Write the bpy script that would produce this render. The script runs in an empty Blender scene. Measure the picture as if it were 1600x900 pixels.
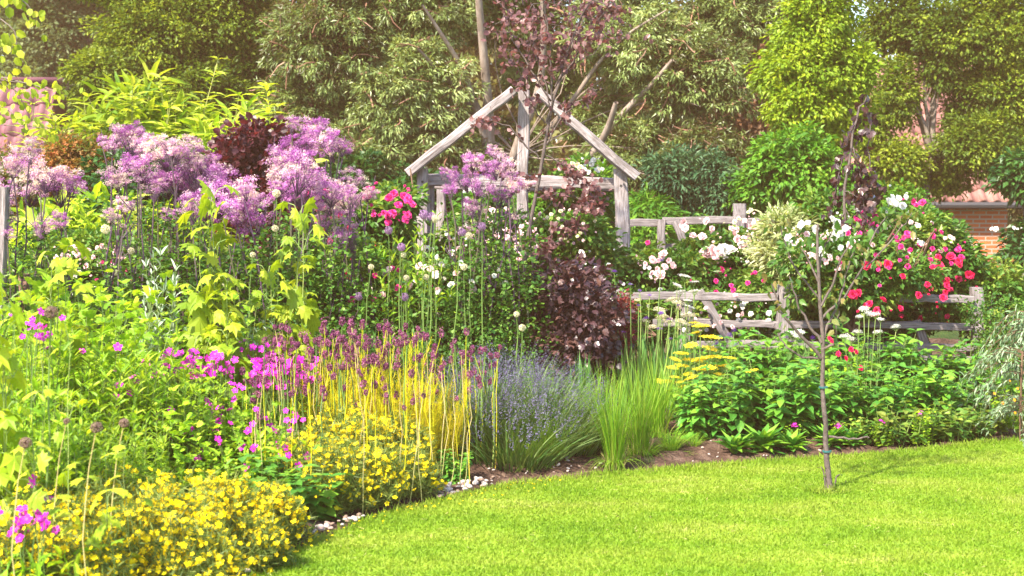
import bpy, math, random
import numpy as np
from mathutils import Vector, Matrix

R = math.radians
S = bpy.context.scene
# ------------------------------------------------------------------ camera
F = 2222.0
PITCH = math.atan(150 / F)
CAMH = 1.6
cam_d = bpy.data.cameras.new('camera')
cam = bpy.data.objects.new('camera', cam_d)
S.collection.objects.link(cam)
cam.location = (0, 0, CAMH)
cam.rotation_euler = (math.pi / 2 - PITCH, 0, 0)
cam_d.sensor_width = 36
cam_d.lens = F / 1600 * 36
cam_d.clip_start = 0.1
cam_d.clip_end = 900
cam_d.dof.use_dof = True
cam_d.dof.focus_distance = 9.5
cam_d.dof.aperture_fstop = 4.0
S.camera = cam
# ------------------------------------------------------------------ light
SUN_EL, SUN_AZ = 48, -140     # azimuth measured clockwise from +Y; -125 = behind the camera, to the left
w = bpy.data.worlds.new('World'); S.world = w; w.use_nodes = True
nt = w.node_tree
sky = nt.nodes.new('ShaderNodeTexSky'); sky.sky_type = 'NISHITA'; sky.sun_disc = False
sky.sun_elevation = R(SUN_EL); sky.sun_rotation = R(SUN_AZ)
sky.air_density = 1.0; sky.dust_density = 1.0; sky.ozone_density = 1.0
bg = nt.nodes['Background']; bg.inputs['Strength'].default_value = 0.15
nt.links.new(sky.outputs['Color'], bg.inputs['Color'])
sd = bpy.data.lights.new('sun', 'SUN'); so = bpy.data.objects.new('sun', sd); S.collection.objects.link(so)
sd.energy = 4.8; sd.angle = R(1.5); sd.color = (1.0, 0.90, 0.74)
az, el = R(SUN_AZ), R(SUN_EL)
sdir = Vector((math.sin(az) * math.cos(el), math.cos(az) * math.cos(el), math.sin(el)))
so.rotation_euler = sdir.to_track_quat('Z', 'Y').to_euler()
S.view_settings.view_transform = 'Standard'; S.view_settings.look = 'None'
S.view_settings.gamma = 1; S.view_settings.use_curve_mapping = False
S.view_settings.exposure = 1.74
HAZE = 0.0022  # density of the added volume that imitates the lens glow
c = S.cycles
c.max_bounces = 7; c.diffuse_bounces = 4; c.glossy_bounces = 2; c.transmission_bounces = 4; c.volume_bounces = 0
c.use_denoising = True; c.use_adaptive_sampling = True; c.adaptive_threshold = 0.02
c.caustics_reflective = False; c.caustics_refractive = False
try: c.volume_step_rate = 4.0
except Exception: pass

# ------------------------------------------------------------------ helpers
def W(px, py, d):
    """world point at distance d that stands at this place of the view"""
    u = (px - 800) / F; v = (450 - py) / F
    cs, sn = math.cos(PITCH), math.sin(PITCH)
    t = d / (cs + v * sn)
    return np.array([t * u, d, CAMH + t * (-sn + v * cs)])
def ground_z(x, y):
    z = 0.0
    if y > 19: z = -0.7 * min(1, (y - 19) / 5.0)
    return z
def G(px, d): 
    p = W(px, 450, d); p[2] = ground_z(p[0], d); return p
EDGE_X = [-1.9, -1.6, -1.3, -1.07, -0.90, -0.63, -0.36, 0.0, 0.46, 1.10, 1.82, 2.55, 3.27, 4.5, 9]
EDGE_Y = [2.0, 3.5, 5.0, 5.92, 6.46, 6.97, 7.25, 7.65, 7.94, 8.17, 8.42, 8.71, 9.07, 9.9, 14]
def edge_y(x): return np.interp(x, EDGE_X, EDGE_Y)

def unit(a):
    return a / np.maximum(np.linalg.norm(a, axis=-1, keepdims=True), 1e-9)

class MB:
    """gathers geometry for ONE mesh"""
    def __init__(s): s.V = []; s.L = []; s.T = []; s.A = []; s.M = []; s.n = 0
    def add(s, V, faces, a=0.5, m=0):
        V = np.asarray(V, float); k = len(V)
        s.V.append(V)
        for f in faces:
            s.L.append(np.asarray(f) + s.n); s.T.append([len(f)]); s.M.append([m])
        s.A.append(np.full(k, a) if np.isscalar(a) else np.asarray(a)); s.n += k
    def inst(s, tm, P, D, N, sc, a, m=0, wsc=None):
        tv, tf = tm
        P = np.asarray(P, float); D = unit(np.asarray(D, float)); X = unit(np.cross(D, N)); Z = np.cross(X, D)
        sc = np.broadcast_to(np.asarray(sc, float), (len(P),))
        ws = sc if wsc is None else np.broadcast_to(np.asarray(wsc, float), (len(P),))
        k = len(tv)
        V = (P[:, None] + ws[:, None, None] * tv[None, :, 0:1] * X[:, None] + sc[:, None, None] * (tv[None, :, 1:2] * D[:, None] + tv[None, :, 2:3] * Z[:, None]))
        s.V.append(V.reshape(-1, 3))
        off = (np.arange(len(P)) * k + s.n)
        for f in tf:
            f = np.asarray(f)
            s.L.append((off[:, None] + f[None]).ravel()); s.T.append(np.full(len(P), len(f))); s.M.append(np.full(len(P), m))
        s.A.append(np.repeat(np.asarray(a, float), k)); s.n += k * len(P)
    def tube(s, pts, rad, sides=5, a=0.5, m=0, cap=False):
        pts = np.asarray(pts, float); n = len(pts)
        rad = np.broadcast_to(np.asarray(rad, float), (n,))
        T = unit(np.gradient(pts, axis=0)); ref = np.array([0.31, 0.12, 0.94]) if abs(T[0][2]) < .8 else np.array([0.9, .3, .1])
        X = unit(np.cross(T, ref)); Y = np.cross(T, X)
        th = np.arange(sides) * 2 * math.pi / sides
        V = pts[:, None] + rad[:, None, None] * (np.cos(th)[None, :, None] * X[:, None] + np.sin(th)[None, :, None] * Y[:, None])
        fs = []
        for i in range(n - 1):
            for j in range(sides):
                k = (j + 1) % sides
                fs.append([i * sides + j, i * sides + k, (i + 1) * sides + k, (i + 1) * sides + j])
        if cap: fs.append(list(range(sides))[::-1]); fs.append([(n - 1) * sides + j for j in range(sides)])
        s.add(V.reshape(-1, 3), fs, a, m)
    def mesh(s, name, mats, smooth=False):
        me = bpy.data.meshes.new(name)
        if s.V:
            V = np.concatenate(s.V).astype(np.float32); T = np.concatenate([np.asarray(t) for t in s.T]).astype(np.int32)
            L = np.concatenate(s.L).astype(np.int32); M = np.concatenate([np.asarray(t) for t in s.M]).astype(np.int32)
            me.vertices.add(len(V)); me.vertices.foreach_set('co', V.ravel())
            me.loops.add(len(L)); me.loops.foreach_set('vertex_index', L)
            me.polygons.add(len(T)); st = np.concatenate([[0], np.cumsum(T)[:-1]]).astype(np.int32)
            me.polygons.foreach_set('loop_start', st)
            me.polygons.foreach_set('material_index', M)
            me.polygons.foreach_set('use_smooth', np.full(len(T), smooth))
            at = me.attributes.new('rnd', 'FLOAT', 'POINT'); at.data.foreach_set('value', np.concatenate(s.A).astype(np.float32))
            me.update()
        for m in (mats if isinstance(mats, (list, tuple)) else [mats]): me.materials.append(m)
        return me

def link(name, me, parent=None, loc=None, kind=None):
    o = bpy.data.objects.new(name, me); S.collection.objects.link(o)
    if parent is not None: o.parent = parent
    if loc is not None: o.location = loc
    if kind: o['kind'] = kind
    return o
def thing(name, label, cat, loc=(0, 0, 0), group=None, rz=0.0, sc=1.0):
    o = bpy.data.objects.new(name, None); S.collection.objects.link(o)
    o.empty_display_size = 0.1
    o.location = loc; o.rotation_euler = (0, 0, rz); o.scale = (sc, sc, sc) if np.isscalar(sc) else sc
    o['label'] = label; o['category'] = cat
    if group: o['group'] = group
    return o
def dup(root, loc, rz=0.0, sc=1.0, label=None, group=None):
    r = root.copy(); S.collection.objects.link(r); r.location = loc; r.rotation_euler = (0, 0, rz)
    r.scale = (sc, sc, sc) if np.isscalar(sc) else sc
    if label: r['label'] = label
    if group: r['group'] = group
    for ch in root.children:
        k = ch.copy(); S.collection.objects.link(k); k.parent = r
        for g in ch.children:
            q = g.copy(); S.collection.objects.link(q); q.parent = k
    return r
ORD = ['leftmost', 'second from the left', 'third from the left', 'fourth from the left', 'fifth from the left', 'sixth from the left',
       'seventh from the left', 'eighth from the left', 'ninth from the left', 'tenth from the left', 'eleventh from the left', 'twelfth from the left']
def order_labels(things, base, group):
    """base has %s for the place in the row"""
    th = sorted(things, key=lambda o: o.location.x / o.location.y)
    for i, o in enumerate(th):
        o['label'] = base % ('rightmost' if i == len(th) - 1 and i > 0 else ORD[i]); o['group'] = group

# ------------------------------------------------------------------ materials
def newmat(name):
    m = bpy.data.materials.new(name); m.use_nodes = True; t = m.node_tree; t.nodes.clear()
    out = t.nodes.new('ShaderNodeOutputMaterial'); return m, t, out
def ramp(t, cols, fac):
    r = t.nodes.new('ShaderNodeValToRGB'); cr = r.color_ramp
    while len(cr.elements) < len(cols): cr.elements.new(0.5)
    for i, cc in enumerate(cols):
        if len(cc) == 4: pos, cc = cc[0], cc[1:]
        else: pos = i / (len(cols) - 1)
        cr.elements[i].position = pos; cr.elements[i].color = (*cc, 1)
    t.links.new(fac, r.inputs['Fac']); return r.outputs['Color']
def leafmat(name, cols, trans=0.4, rough=0.5, spec=0.3, tcol=(1.35, 1.25, 0.55), vary=0.18):
    m, t, out = newmat(name)
    a = t.nodes.new('ShaderNodeAttribute'); a.attribute_name = 'rnd'
    tc = t.nodes.new('ShaderNodeTexCoord')
    nz = t.nodes.new('ShaderNodeTexNoise'); nz.inputs['Scale'].default_value = 3.0; nz.inputs['Detail'].default_value = 2
    t.links.new(tc.outputs['Object'], nz.inputs['Vector'])
    oi = t.nodes.new('ShaderNodeObjectInfo')
    ad = t.nodes.new('ShaderNodeMath'); ad.operation = 'MULTIPLY_ADD'; ad.inputs[1].default_value = 1.2; ad.inputs[2].default_value = -0.6
    t.links.new(nz.outputs['Fac'], ad.inputs[0])
    a2 = t.nodes.new('ShaderNodeMath'); a2.operation = 'ADD'; a2.use_clamp = True
    t.links.new(a.outputs['Fac'], a2.inputs[0]); t.links.new(ad.outputs[0], a2.inputs[1])
    col = ramp(t, cols, a2.outputs[0])
    hs = t.nodes.new('ShaderNodeHueSaturation')
    mr = t.nodes.new('ShaderNodeMapRange'); mr.inputs['To Min'].default_value = 1 - vary; mr.inputs['To Max'].default_value = 1 + vary
    t.links.new(oi.outputs['Random'], mr.inputs['Value']); t.links.new(mr.outputs[0], hs.inputs['Value']); t.links.new(col, hs.inputs['Color'])
    p = t.nodes.new('ShaderNodeBsdfPrincipled'); p.inputs['Roughness'].default_value = rough; p.inputs['Specular IOR Level'].default_value = spec
    t.links.new(hs.outputs['Color'], p.inputs['Base Color'])
    if trans > 0:
        mx = t.nodes.new('ShaderNodeMix'); mx.data_type = 'RGBA'; mx.blend_type = 'MULTIPLY'; mx.inputs['Factor'].default_value = 1
        mx.inputs[7].default_value = (*tcol, 1); t.links.new(hs.outputs['Color'], mx.inputs[6])
        tr = t.nodes.new('ShaderNodeBsdfTranslucent'); t.links.new(mx.outputs[2], tr.inputs['Color'])
        sh = t.nodes.new('ShaderNodeMixShader'); sh.inputs[0].default_value = trans
        t.links.new(p.outputs[0], sh.inputs[1]); t.links.new(tr.outputs[0], sh.inputs[2]); t.links.new(sh.outputs[0], out.inputs['Surface'])
    else: t.links.new(p.outputs[0], out.inputs['Surface'])
    return m
def petal(name, cols, trans=0.3): return leafmat(name, cols, trans, 0.6, 0.2, (1.1, 1.0, 1.0), 0.17)
def bark(name, c0, c1, scale=(8, 8, 1.2), bump=0.4, rough=0.85, extra=None):
    m, t, out = newmat(name)
    tc = t.nodes.new('ShaderNodeTexCoord'); mp = t.nodes.new('ShaderNodeMapping'); mp.inputs['Scale'].default_value = scale
    t.links.new(tc.outputs['Object'], mp.inputs['Vector'])
    nz = t.nodes.new('ShaderNodeTexNoise'); nz.inputs['Scale'].default_value = 5; nz.inputs['Detail'].default_value = 8; nz.inputs['Roughness'].default_value = .65
    t.links.new(mp.outputs[0], nz.inputs['Vector'])
    cols = [(0.3, *c0), (0.7, *c1)] if extra is None else [(0.28, *extra), (0.42, *c0), (0.66, *c1)]
    col = ramp(t, cols, nz.outputs['Fac'])
    n2 = t.nodes.new('ShaderNodeTexNoise'); n2.inputs['Scale'].default_value = 4; n2.inputs['Detail'].default_value = 3
    t.links.new(tc.outputs['Object'], n2.inputs['Vector'])
    hs = t.nodes.new('ShaderNodeHueSaturation'); mr = t.nodes.new('ShaderNodeMapRange')
    mr.inputs['From Min'].default_value = .3; mr.inputs['From Max'].default_value = .7; mr.inputs['To Min'].default_value = .7; mr.inputs['To Max'].default_value = 1.2
    t.links.new(n2.outputs['Fac'], mr.inputs['Value']); t.links.new(mr.outputs[0], hs.inputs['Value']); t.links.new(col, hs.inputs['Color'])
    p = t.nodes.new('ShaderNodeBsdfPrincipled'); p.inputs['Roughness'].default_value = rough; p.inputs['Specular IOR Level'].default_value = 0.25
    t.links.new(hs.outputs['Color'], p.inputs['Base Color'])
    b = t.nodes.new('ShaderNodeBump'); b.inputs['Strength'].default_value = bump; b.inputs['Distance'].default_value = 0.01
    t.links.new(nz.outputs['Fac'], b.inputs['Height']); t.links.new(b.outputs[0], p.inputs['Normal'])
    t.links.new(p.outputs[0], out.inputs['Surface']); return m

G_ = {}
G_['lime'] = leafmat('lime_leaf', [(.16, .28, .015), (.30, .42, .02), (.44, .50, .03)], .45)
G_['limelance'] = leafmat('fresh_green_leaf', [(.11, .25, .015), (.22, .40, .02), (.38, .50, .03)], .45)
G_['broad'] = leafmat('mid_green_leaf', [(.05, .16, .015), (.10, .26, .02), (.21, .36, .03)], .4)
G_['salvia'] = leafmat('salvia_leaf', [(.035, .15, .02), (.09, .27, .035), (.22, .40, .035)], .38, .4)
G_['dark'] = leafmat('dark_green_leaf', [(.015, .06, .015), (.03, .10, .02), (.07, .16, .03)], .3, .38)
G_['rosele'] = leafmat('rose_leaf', [(.035, .11, .018), (.09, .21, .028), (.26, .32, .05)], .38, .42)
G_['fine'] = leafmat('fine_leaf', [(.03, .10, .015), (.07, .18, .025), (.17, .30, .04)], .38)
G_['needle'] = leafmat('thread_leaf', [(.09, .15, .03), (.15, .22, .045), (.25, .30, .06)], .35)
G_['grass'] = leafmat('blade_leaf', [(.11, .27, .015), (.20, .40, .02), (.34, .45, .05)], .42)
G_['iris'] = leafmat('iris_leaf', [(.06, .17, .04), (.10, .25, .06), (.18, .32, .08)], .36)
G_['pear'] = leafmat('grey_green_pear_leaf', [(.10, .18, .08), (.18, .28, .14), (.32, .40, .26)], .3, .5, .4, (1.1, 1.1, .8))
G_['silver'] = leafmat('silver_leaf', [(.20, .30, .16), (.32, .42, .28), (.50, .56, .44)], .3, .5, .4, (1.1, 1.1, .8))
G_['euc'] = leafmat('eucalyptus_leaf', [(.08, .065, .022), (.11, .165, .04), (.22, .30, .09), (.38, .44, .18)], .35, .4, .6, (1.35, 1.15, .55))
G_['bgreen'] = leafmat('tree_leaf', [(.05, .10, .010), (.13, .21, .016), (.36, .44, .035)], .42)
G_['grey'] = leafmat('grey_green_leaf', [(.08, .13, .045), (.15, .20, .08), (.24, .28, .12)], .35)
G_['yellowleaf'] = leafmat('yellow_green_leaf', [(.17, .26, .02), (.32, .40, .03), (.50, .50, .06)], .45)
G_['bamboo'] = leafmat('bamboo_leaf', [(.13, .26, .015), (.32, .44, .025), (.58, .62, .08)], .42)
G_['copper'] = leafmat('copper_leaf', [(.035, .010, .014), (.08, .018, .026), (.17, .05, .05)], .4, .4, .5, (1.6, .6, .5))
G_['purple'] = leafmat('purple_leaf', [(.028, .015, .02), (.06, .028, .034), (.13, .065, .05)], .25, .35, .6, (1.5, .7, .6))
G_['brownred'] = leafmat('bronze_leaf', [(.08, .04, .02), (.14, .07, .03), (.20, .12, .05)], .35, .4, .5, (1.4, .9, .5))
G_['russet'] = leafmat('russet_leaf', [(.07, .12, .03), (.22, .13, .04), (.40, .15, .05)], .4)
G_['yflower'] = petal('yellow_petal', [(.84, .60, .004), (.90, .70, .008), (.92, .76, .015)], .45)
G_['ystem'] = leafmat('yellow_stalk', [(.40, .46, .02), (.70, .66, .02), (.60, .44, .12)], .4)
G_['ygold'] = petal('golden_leaf', [(.60, .58, .02), (.80, .72, .02), (.88, .74, .03)], .45)
G_['achil'] = petal('golden_umbel', [(.76, .60, .01), (.88, .74, .03), (.90, .80, .10)])
G_['magenta'] = petal('magenta_petal', [(.55, .01, .36), (.70, .02, .50), (.78, .08, .60)])
G_['red'] = petal('crimson_petal', [(.42, .003, .03), (.62, .006, .08), (.68, .04, .16)])
G_['hotpink'] = petal('cerise_petal', [(.56, .01, .14), (.70, .02, .24), (.76, .10, .34)])
G_['pink'] = petal('blush_petal', [(.75, .38, .42), (.80, .55, .55), (.82, .70, .66)])
G_['white'] = petal('white_petal', [(.62, .62, .52), (.78, .77, .70), (.84, .83, .80)])
G_['cream'] = petal('cream_petal', [(.50, .46, .24), (.70, .66, .42), (.80, .76, .58)])
G_['orange'] = petal('orange_petal', [(.75, .22, .01), (.82, .36, .02)])
G_['plum'] = leafmat('plum_floret', [(.09, .012, .05), (.20, .035, .12), (.34, .12, .22)], .15, .6)
G_['rue'] = petal('lilac_floret', [(.34, .08, .34), (.50, .18, .47), (.64, .35, .56), (.74, .54, .54), (.78, .68, .50)])
G_['ruestem'] = leafmat('purple_stem', [(.05, .025, .05), (.09, .05, .085), (.10, .10, .05)], 0)
G_['lav'] = petal('lavender_floret', [(.09, .075, .15), (.14, .12, .22), (.22, .20, .30)])
G_['dry'] = leafmat('dried_floret', [(.12, .07, .07), (.22, .12, .13), (.36, .28, .14)], .1, .8)
G_['stem'] = leafmat('green_stem', [(.08, .14, .03), (.14, .22, .05), (.24, .28, .08)], 0)
G_['drystem'] = leafmat('straw_stem', [(.36, .28, .10), (.46, .38, .16), (.30, .34, .10)], 0)
G_['twig'] = leafmat('brown_twig', [(.08, .045, .03), (.14, .08, .05), (.22, .14, .09)], 0, .8)
G_['redtwig'] = leafmat('reddish_twig', [(.15, .07, .045), (.24, .12, .08), (.34, .2, .14)], 0, .8)
G_['cane'] = leafmat('bamboo_cane', [(.22, .24, .06), (.34, .34, .1)], 0)
G_['bark'] = bark('grey_bark', (.13, .105, .085), (.26, .21, .175))
G_['eucbark'] = bark('pale_eucalyptus_bark', (.16, .115, .09), (.32, .26, .22), (3, 3, .8), .2)
G_['youngbark'] = bark('young_bark', (.05, .036, .032), (.16, .125, .115), (20, 20, 9), .2)
G_['oak'] = bark('weathered_oak', (.20, .165, .16), (.42, .37, .375), (22, 22, 1.1), .5, .85, (.06, .05, .045))
G_['oak2'] = bark('weathered_rail_oak', (.14, .12, .118), (.30, .265, .27), (22, 22, 1.1), .5, .85, (.05, .045, .04))

# ------------------------------------------------------------------ templates (leaf along +y, face +z)
def leaf(prof, fold=.18, bend=-.25):
    """prof = [(t, halfwidth)...]"""
    V, Fc = [], []
    V.append((0, 0, 0)); prev = None
    for t, hw in prof:
        z = bend * t * t; b = len(V)
        V += [(-hw, t, z + fold * hw), (0, t, z), (hw, t, z + fold * hw)]
        if prev is None: Fc += [(0, b + 1, b), (0, b + 2, b + 1)]
        else: Fc += [(prev, prev + 1, b + 1, b), (prev + 1, prev + 2, b + 2, b + 1)]
        prev = b
    b = len(V); V.append((0, 1, bend))
    Fc += [(prev, prev + 1, b), (prev + 1, prev + 2, b)]
    return np.array(V, float), Fc
def fan(pts, zc=0.0, centre=(0, .35)):
    V = [(centre[0], centre[1], zc)] + [(x, y, z) for x, y, z in pts]
    n = len(pts); return np.array(V, float), [(0, 1 + i, 1 + (i + 1) % n) for i in range(n)]
T = {}
T['quick'] = (np.array([(0, 0, 0), (.3, .45, .09), (0, 1, -.12), (-.3, .45, .09)], float), [(0, 1, 2), (0, 2, 3)])
T['quicklance'] = (np.array([(0, 0, 0), (.15, .4, .03), (0, 1, -.2), (-.15, .4, .03)], float), [(0, 1, 2), (0, 2, 3)])
T['ovate'] = leaf([(.3, .27), (.6, .22)], .25, -.2)
T['round'] = leaf([(.25, .36), (.7, .36)], .2, -.15)
T['lance'] = leaf([(.25, .12), (.65, .10)], .3, -.4)
T['needle'] = (np.array([(-.03, 0, 0), (.03, 0, 0), (0, 1, -.05)], float), [(0, 1, 2)])
T['maple'] = fan([(0, 0, 0), (-.22, .04, -.03), (-.46, .02, -.1), (-.38, .2, 0), (-.62, .42, -.08), (-.34, .46, 0), (-.3, .7, -.02), (-.14, .64, 0), (0, 1, -.12),
                  (.14, .64, 0), (.3, .7, -.02), (.34, .46, 0), (.62, .42, -.08), (.38, .2, 0), (.46, .02, -.1), (.22, .04, -.03)], .05)
T['jag'] = fan([(0, 0, 0), (-.3, .1, 0), (-.42, .3, -.03), (-.28, .42, 0), (-.34, .6, -.02), (-.14, .72, 0), (0, 1, -.12), (.14, .72, 0), (.34, .6, -.02), (.28, .42, 0), (.42, .3, -.03), (.3, .1, 0)], .03)
def blade(n=5, bend=.35, wd=.02):
    V, Fc = [], []
    for i in range(n):
        t = i / n; wdt = wd * (1 - t ** 2.2)
        V += [(-wdt, t - bend * .25 * t ** 3, -bend * t * t), (wdt, t - bend * .25 * t ** 3, -bend * t * t)]
        if i: Fc.append((2 * i - 2, 2 * i - 1, 2 * i + 1, 2 * i))
    V.append((0, 1 - bend * .25, -bend)); Fc.append((2 * n - 2, 2 * n - 1, 2 * n)); return np.array(V, float), Fc
T['blade'] = blade(); T['bladebend'] = blade(6, .85, .016); T['sword'] = blade(5, .12, .035)
def flower(np_, inner=.08, z=.18, wd=.9):
    V, Fc = [(0, 0, 0)], []
    for i in range(np_):
        a = 2 * math.pi * i / np_; h = wd * math.pi / np_
        b = len(V)
        V += [(.7 * math.cos(a - h), .7 * math.sin(a - h), z * .5), (math.cos(a - h * .4), math.sin(a - h * .4), z), (math.cos(a + h * .4), math.sin(a + h * .4), z * 1.1), (.7 * math.cos(a + h), .7 * math.sin(a + h), z * .5)]
        Fc += [(0, b, b + 1, b + 2), (0, b + 2, b + 3)]
    return np.array(V, float), Fc
T['star5'] = flower(5)
T['tiny'] = (np.array([(0, 0, 0), (1, .2, .3), (.1, 1, .3), (-1, .1, .2), (-.1, -1, .3)], float), [(0, 1, 2), (0, 3, 4)])
def flower_mesh(name, kind, mat, mat2=None, seed=0):
    rng = np.random.default_rng(seed); mb = MB()
    if kind == 'simple':
        mb.inst(flower(5, z=.12), [(0, 0, 0)], [(0, 1, 0)], [(0, 0, 1)], 1, [rng.random()])
        mb.inst(T['star5'], [(0, 0, .06)], [(0, 1, 0)], [(0, 0, 1)], .28, [1.0], 1 if mat2 else 0)
    elif kind == 'daisy':
        mb.inst(flower(8, z=.1, wd=.8), [(0, 0, 0)], [(0, 1, 0)], [(0, 0, 1)], 1, [rng.random()])
        mb.inst(T['star5'], [(0, 0, .05)], [(0, 1, 0)], [(0, 0, 1)], .26, [1.0], 1 if mat2 else 0)
    elif kind == 'rose':
        for k, (rr, zz, n) in enumerate([(1, -.1, 6), (.8, .12, 6), (.6, .3, 5), (.36, .42, 4)]):
            for i in range(n):
                a = 2 * math.pi * (i + .5 * k) / n + rng.uniform(-.2, .2)
                o = np.array([math.cos(a), math.sin(a), 0]); up = np.array([0, 0, 1.])
                d = o * (1.0 - .22 * k) + up * (.25 + .45 * k)
                mb.inst(T['round'], [o * .06 + up * (zz * .35)], [d], [up - o * .5], rr * rng.uniform(.9, 1.1), [rng.random()], 0, rr * 1.35)
    return mb.mesh(name, [mat, mat2] if mat2 else [mat])
FM = {}
FM['yellow'] = [flower_mesh('yellow_flower', 'simple', G_['yflower'], G_['achil'], i) for i in range(3)]
FM['magenta'] = [flower_mesh('magenta_flower', 'simple', G_['magenta'], G_['plum'], i) for i in range(3)]
for k_ in ('red', 'hotpink', 'pink', 'white', 'cream'):
    FM[k_] = [flower_mesh(k_ + '_rose', 'rose', G_[k_], None, i) for i in range(3)]
FM['orange'] = [flower_mesh('orange_flower', 'simple', G_['orange'], G_['yflower'], 1)]

# ------------------------------------------------------------------ plant generators (local coordinates, base at the origin)
UP = np.array([0, 0, 1.0])
def sphere_pts(rng, n):
    v = rng.normal(size=(n, 3)); return unit(v)
def clumps(mb, rng, blobs, ncl, per, tm, size, rc=.35, droop=.3, shell=(.6, 1.05), upn=.8, sj=.3, m=0, minz=None):
    """leafy sprays over the volume of several ellipsoids; returns the spray centres"""
    cen = []
    vol = np.array([b[3] * b[4] + b[3] * b[5] for b in blobs]); pr = vol / vol.sum()
    idx = rng.choice(len(blobs), ncl, p=pr)
    B = np.array(blobs)[idx]
    d = sphere_pts(rng, ncl); f = rng.uniform(shell[0], shell[1], ncl)
    C = B[:, :3] + d * B[:, 3:6] * f[:, None]
    C += rng.normal(size=C.shape) * .06 * B[:, 3:4]
    if minz is not None: ok = C[:, 2] > minz; C = C[ok]; d = d[ok]
    n = len(C)
    tone = rng.uniform(-.25, .25, n) + (rng.uniform(-.22, .22, len(blobs))[idx[ok] if minz is not None else idx] if len(blobs) > 4 else 0)
    cnt = per
    loc = sphere_pts(rng, n * cnt).reshape(n, cnt, 3) * (rng.random((n, cnt, 1)) ** .5) * rc * rng.uniform(.6, 1.3, (n, 1, 1))
    loc[:, :, 2] *= .6
    P = C[:, None] + loc
    out = unit(loc) * .8 + d[:, None] * .6 + rng.normal(size=loc.shape) * .45 - UP * droop
    N = unit(loc) * .3 + UP * upn + d[:, None] * .35 + rng.normal(size=loc.shape) * .4
    a = np.clip(rng.uniform(.15, .75, (n, cnt)) + tone[:, None], 0, 1)
    mb.inst(tm, P.reshape(-1, 3), out.reshape(-1, 3), N.reshape(-1, 3), size * rng.uniform(1 - sj, 1 + sj, n * cnt), a.ravel(), m)
    return C
def curve_pts(p0, p1, rng, n=5, bow=.12, sag=0.0):
    p0 = np.asarray(p0, float); p1 = np.asarray(p1, float); L = np.linalg.norm(p1 - p0)
    t = np.linspace(0, 1, n)[:, None]
    off = rng.normal(size=3) * bow * L
    q = p0 + (p1 - p0) * t + off * np.sin(t * math.pi) * .6 + UP * sag * L * np.sin(t * math.pi)
    q[1:-1] += rng.normal(size=(n - 2, 3)) * bow * .12 * L
    return q
def shoots(rng, n, rbase, h, lean, tm, ll, nl, f0=.1, droop=.1, up=.4, face=.1, sr=.003, segs=5, crook=.03, leaf_at_top=True, m_st=0, taper=.5, pair=False, pet=0.0):
    """n stems with leaves; returns stems, leaves, tips, tip directions"""
    st, lf, tips, td = MB(), MB(), [], []
    for i in range(n):
        a = rng.uniform(0, 2 * math.pi); r = rbase * math.sqrt(rng.random())
        b = np.array([math.cos(a) * r, math.sin(a) * r, 0]); H = rng.uniform(*h)
        out = np.array([math.cos(a), math.sin(a), 0]) * lean * (r / max(rbase, 1e-3)) * rng.uniform(.5, 1.3) + rng.normal(size=3) * lean * .25
        t = np.linspace(0, 1, segs)[:, None]
        P = b + UP * H * t + out * H * t ** 1.6
        P[1:] += rng.normal(size=(segs - 1, 3)) * crook * H * .4
        P[:, 2] = np.maximum(P[:, 2], 0)
        st.tube(P, np.linspace(sr, sr * taper, segs), 3, rng.random())
        tips.append(P[-1]); td.append(unit(P[-1] - P[-2]))
        if nl:
            k = rng.integers(max(1, int(nl * .8)), int(nl * 1.2) + 2)
            tt = np.sort(rng.uniform(f0, 1, k)); 
            if leaf_at_top: tt[-3:] = 1
            x = tt * (segs - 1); i0 = np.minimum(x.astype(int), segs - 2); fr = (x - i0)[:, None]
            Q = P[i0] * (1 - fr) + P[i0 + 1] * fr
            an = np.arange(k) * 2.4 + rng.uniform(0, 6)
            if pair: an = (np.arange(k) // 2) * 1.57 + (np.arange(k) % 2) * math.pi
            O = np.stack([np.cos(an), np.sin(an), np.zeros(k)], 1)
            D = O + UP * (up * (.4 + tt[:, None])) + rng.normal(size=(k, 3)) * .2 - UP * droop
            N = UP + O * face + rng.normal(size=(k, 3)) * .25
            sc = ll * rng.uniform(.7, 1.25, k) * (1.1 - .5 * tt)
            if pet:
                E_ = Q + (O + UP * .5 + rng.normal(size=(k, 3)) * .35) * pet * rng.uniform(.4, 1.3, (k, 1))
                for q0_, q1_ in zip(Q, E_): st.tube([q0_, (q0_ + q1_) / 2 + UP * .02, q1_], [sr * .5, sr * .4, sr * .3], 3, .6)
                Q = E_; D = D - UP * .5 + rng.normal(size=(k, 3)) * .3
            lf.inst(tm, Q, D, N, sc, np.clip(rng.uniform(0, .7, k) + .3 * tt, 0, 1))
    return st, lf, np.array(tips), np.array(td)

def flat(n, rng): return rng.uniform(0, 2 * math.pi, n)
def put_flowers(parent, name, kind, P, N, size, rng, label=None):
    objs = []
    ms = FM[kind]
    for p, n in zip(P, N):
        o = bpy.data.objects.new(name, ms[rng.integers(len(ms))]); S.collection.objects.link(o); o.parent = parent
        q = Vector(n).to_track_quat('Z', 'Y'); o.rotation_mode = 'QUATERNION'
        from mathutils import Quaternion
        o.rotation_quaternion = q @ Quaternion((0, 0, 1), rng.uniform(0, 6.28))
        s = size * rng.uniform(.75, 1.25); o.scale = (s, s, s); o.location = p
        objs.append(o)
    return objs

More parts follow.
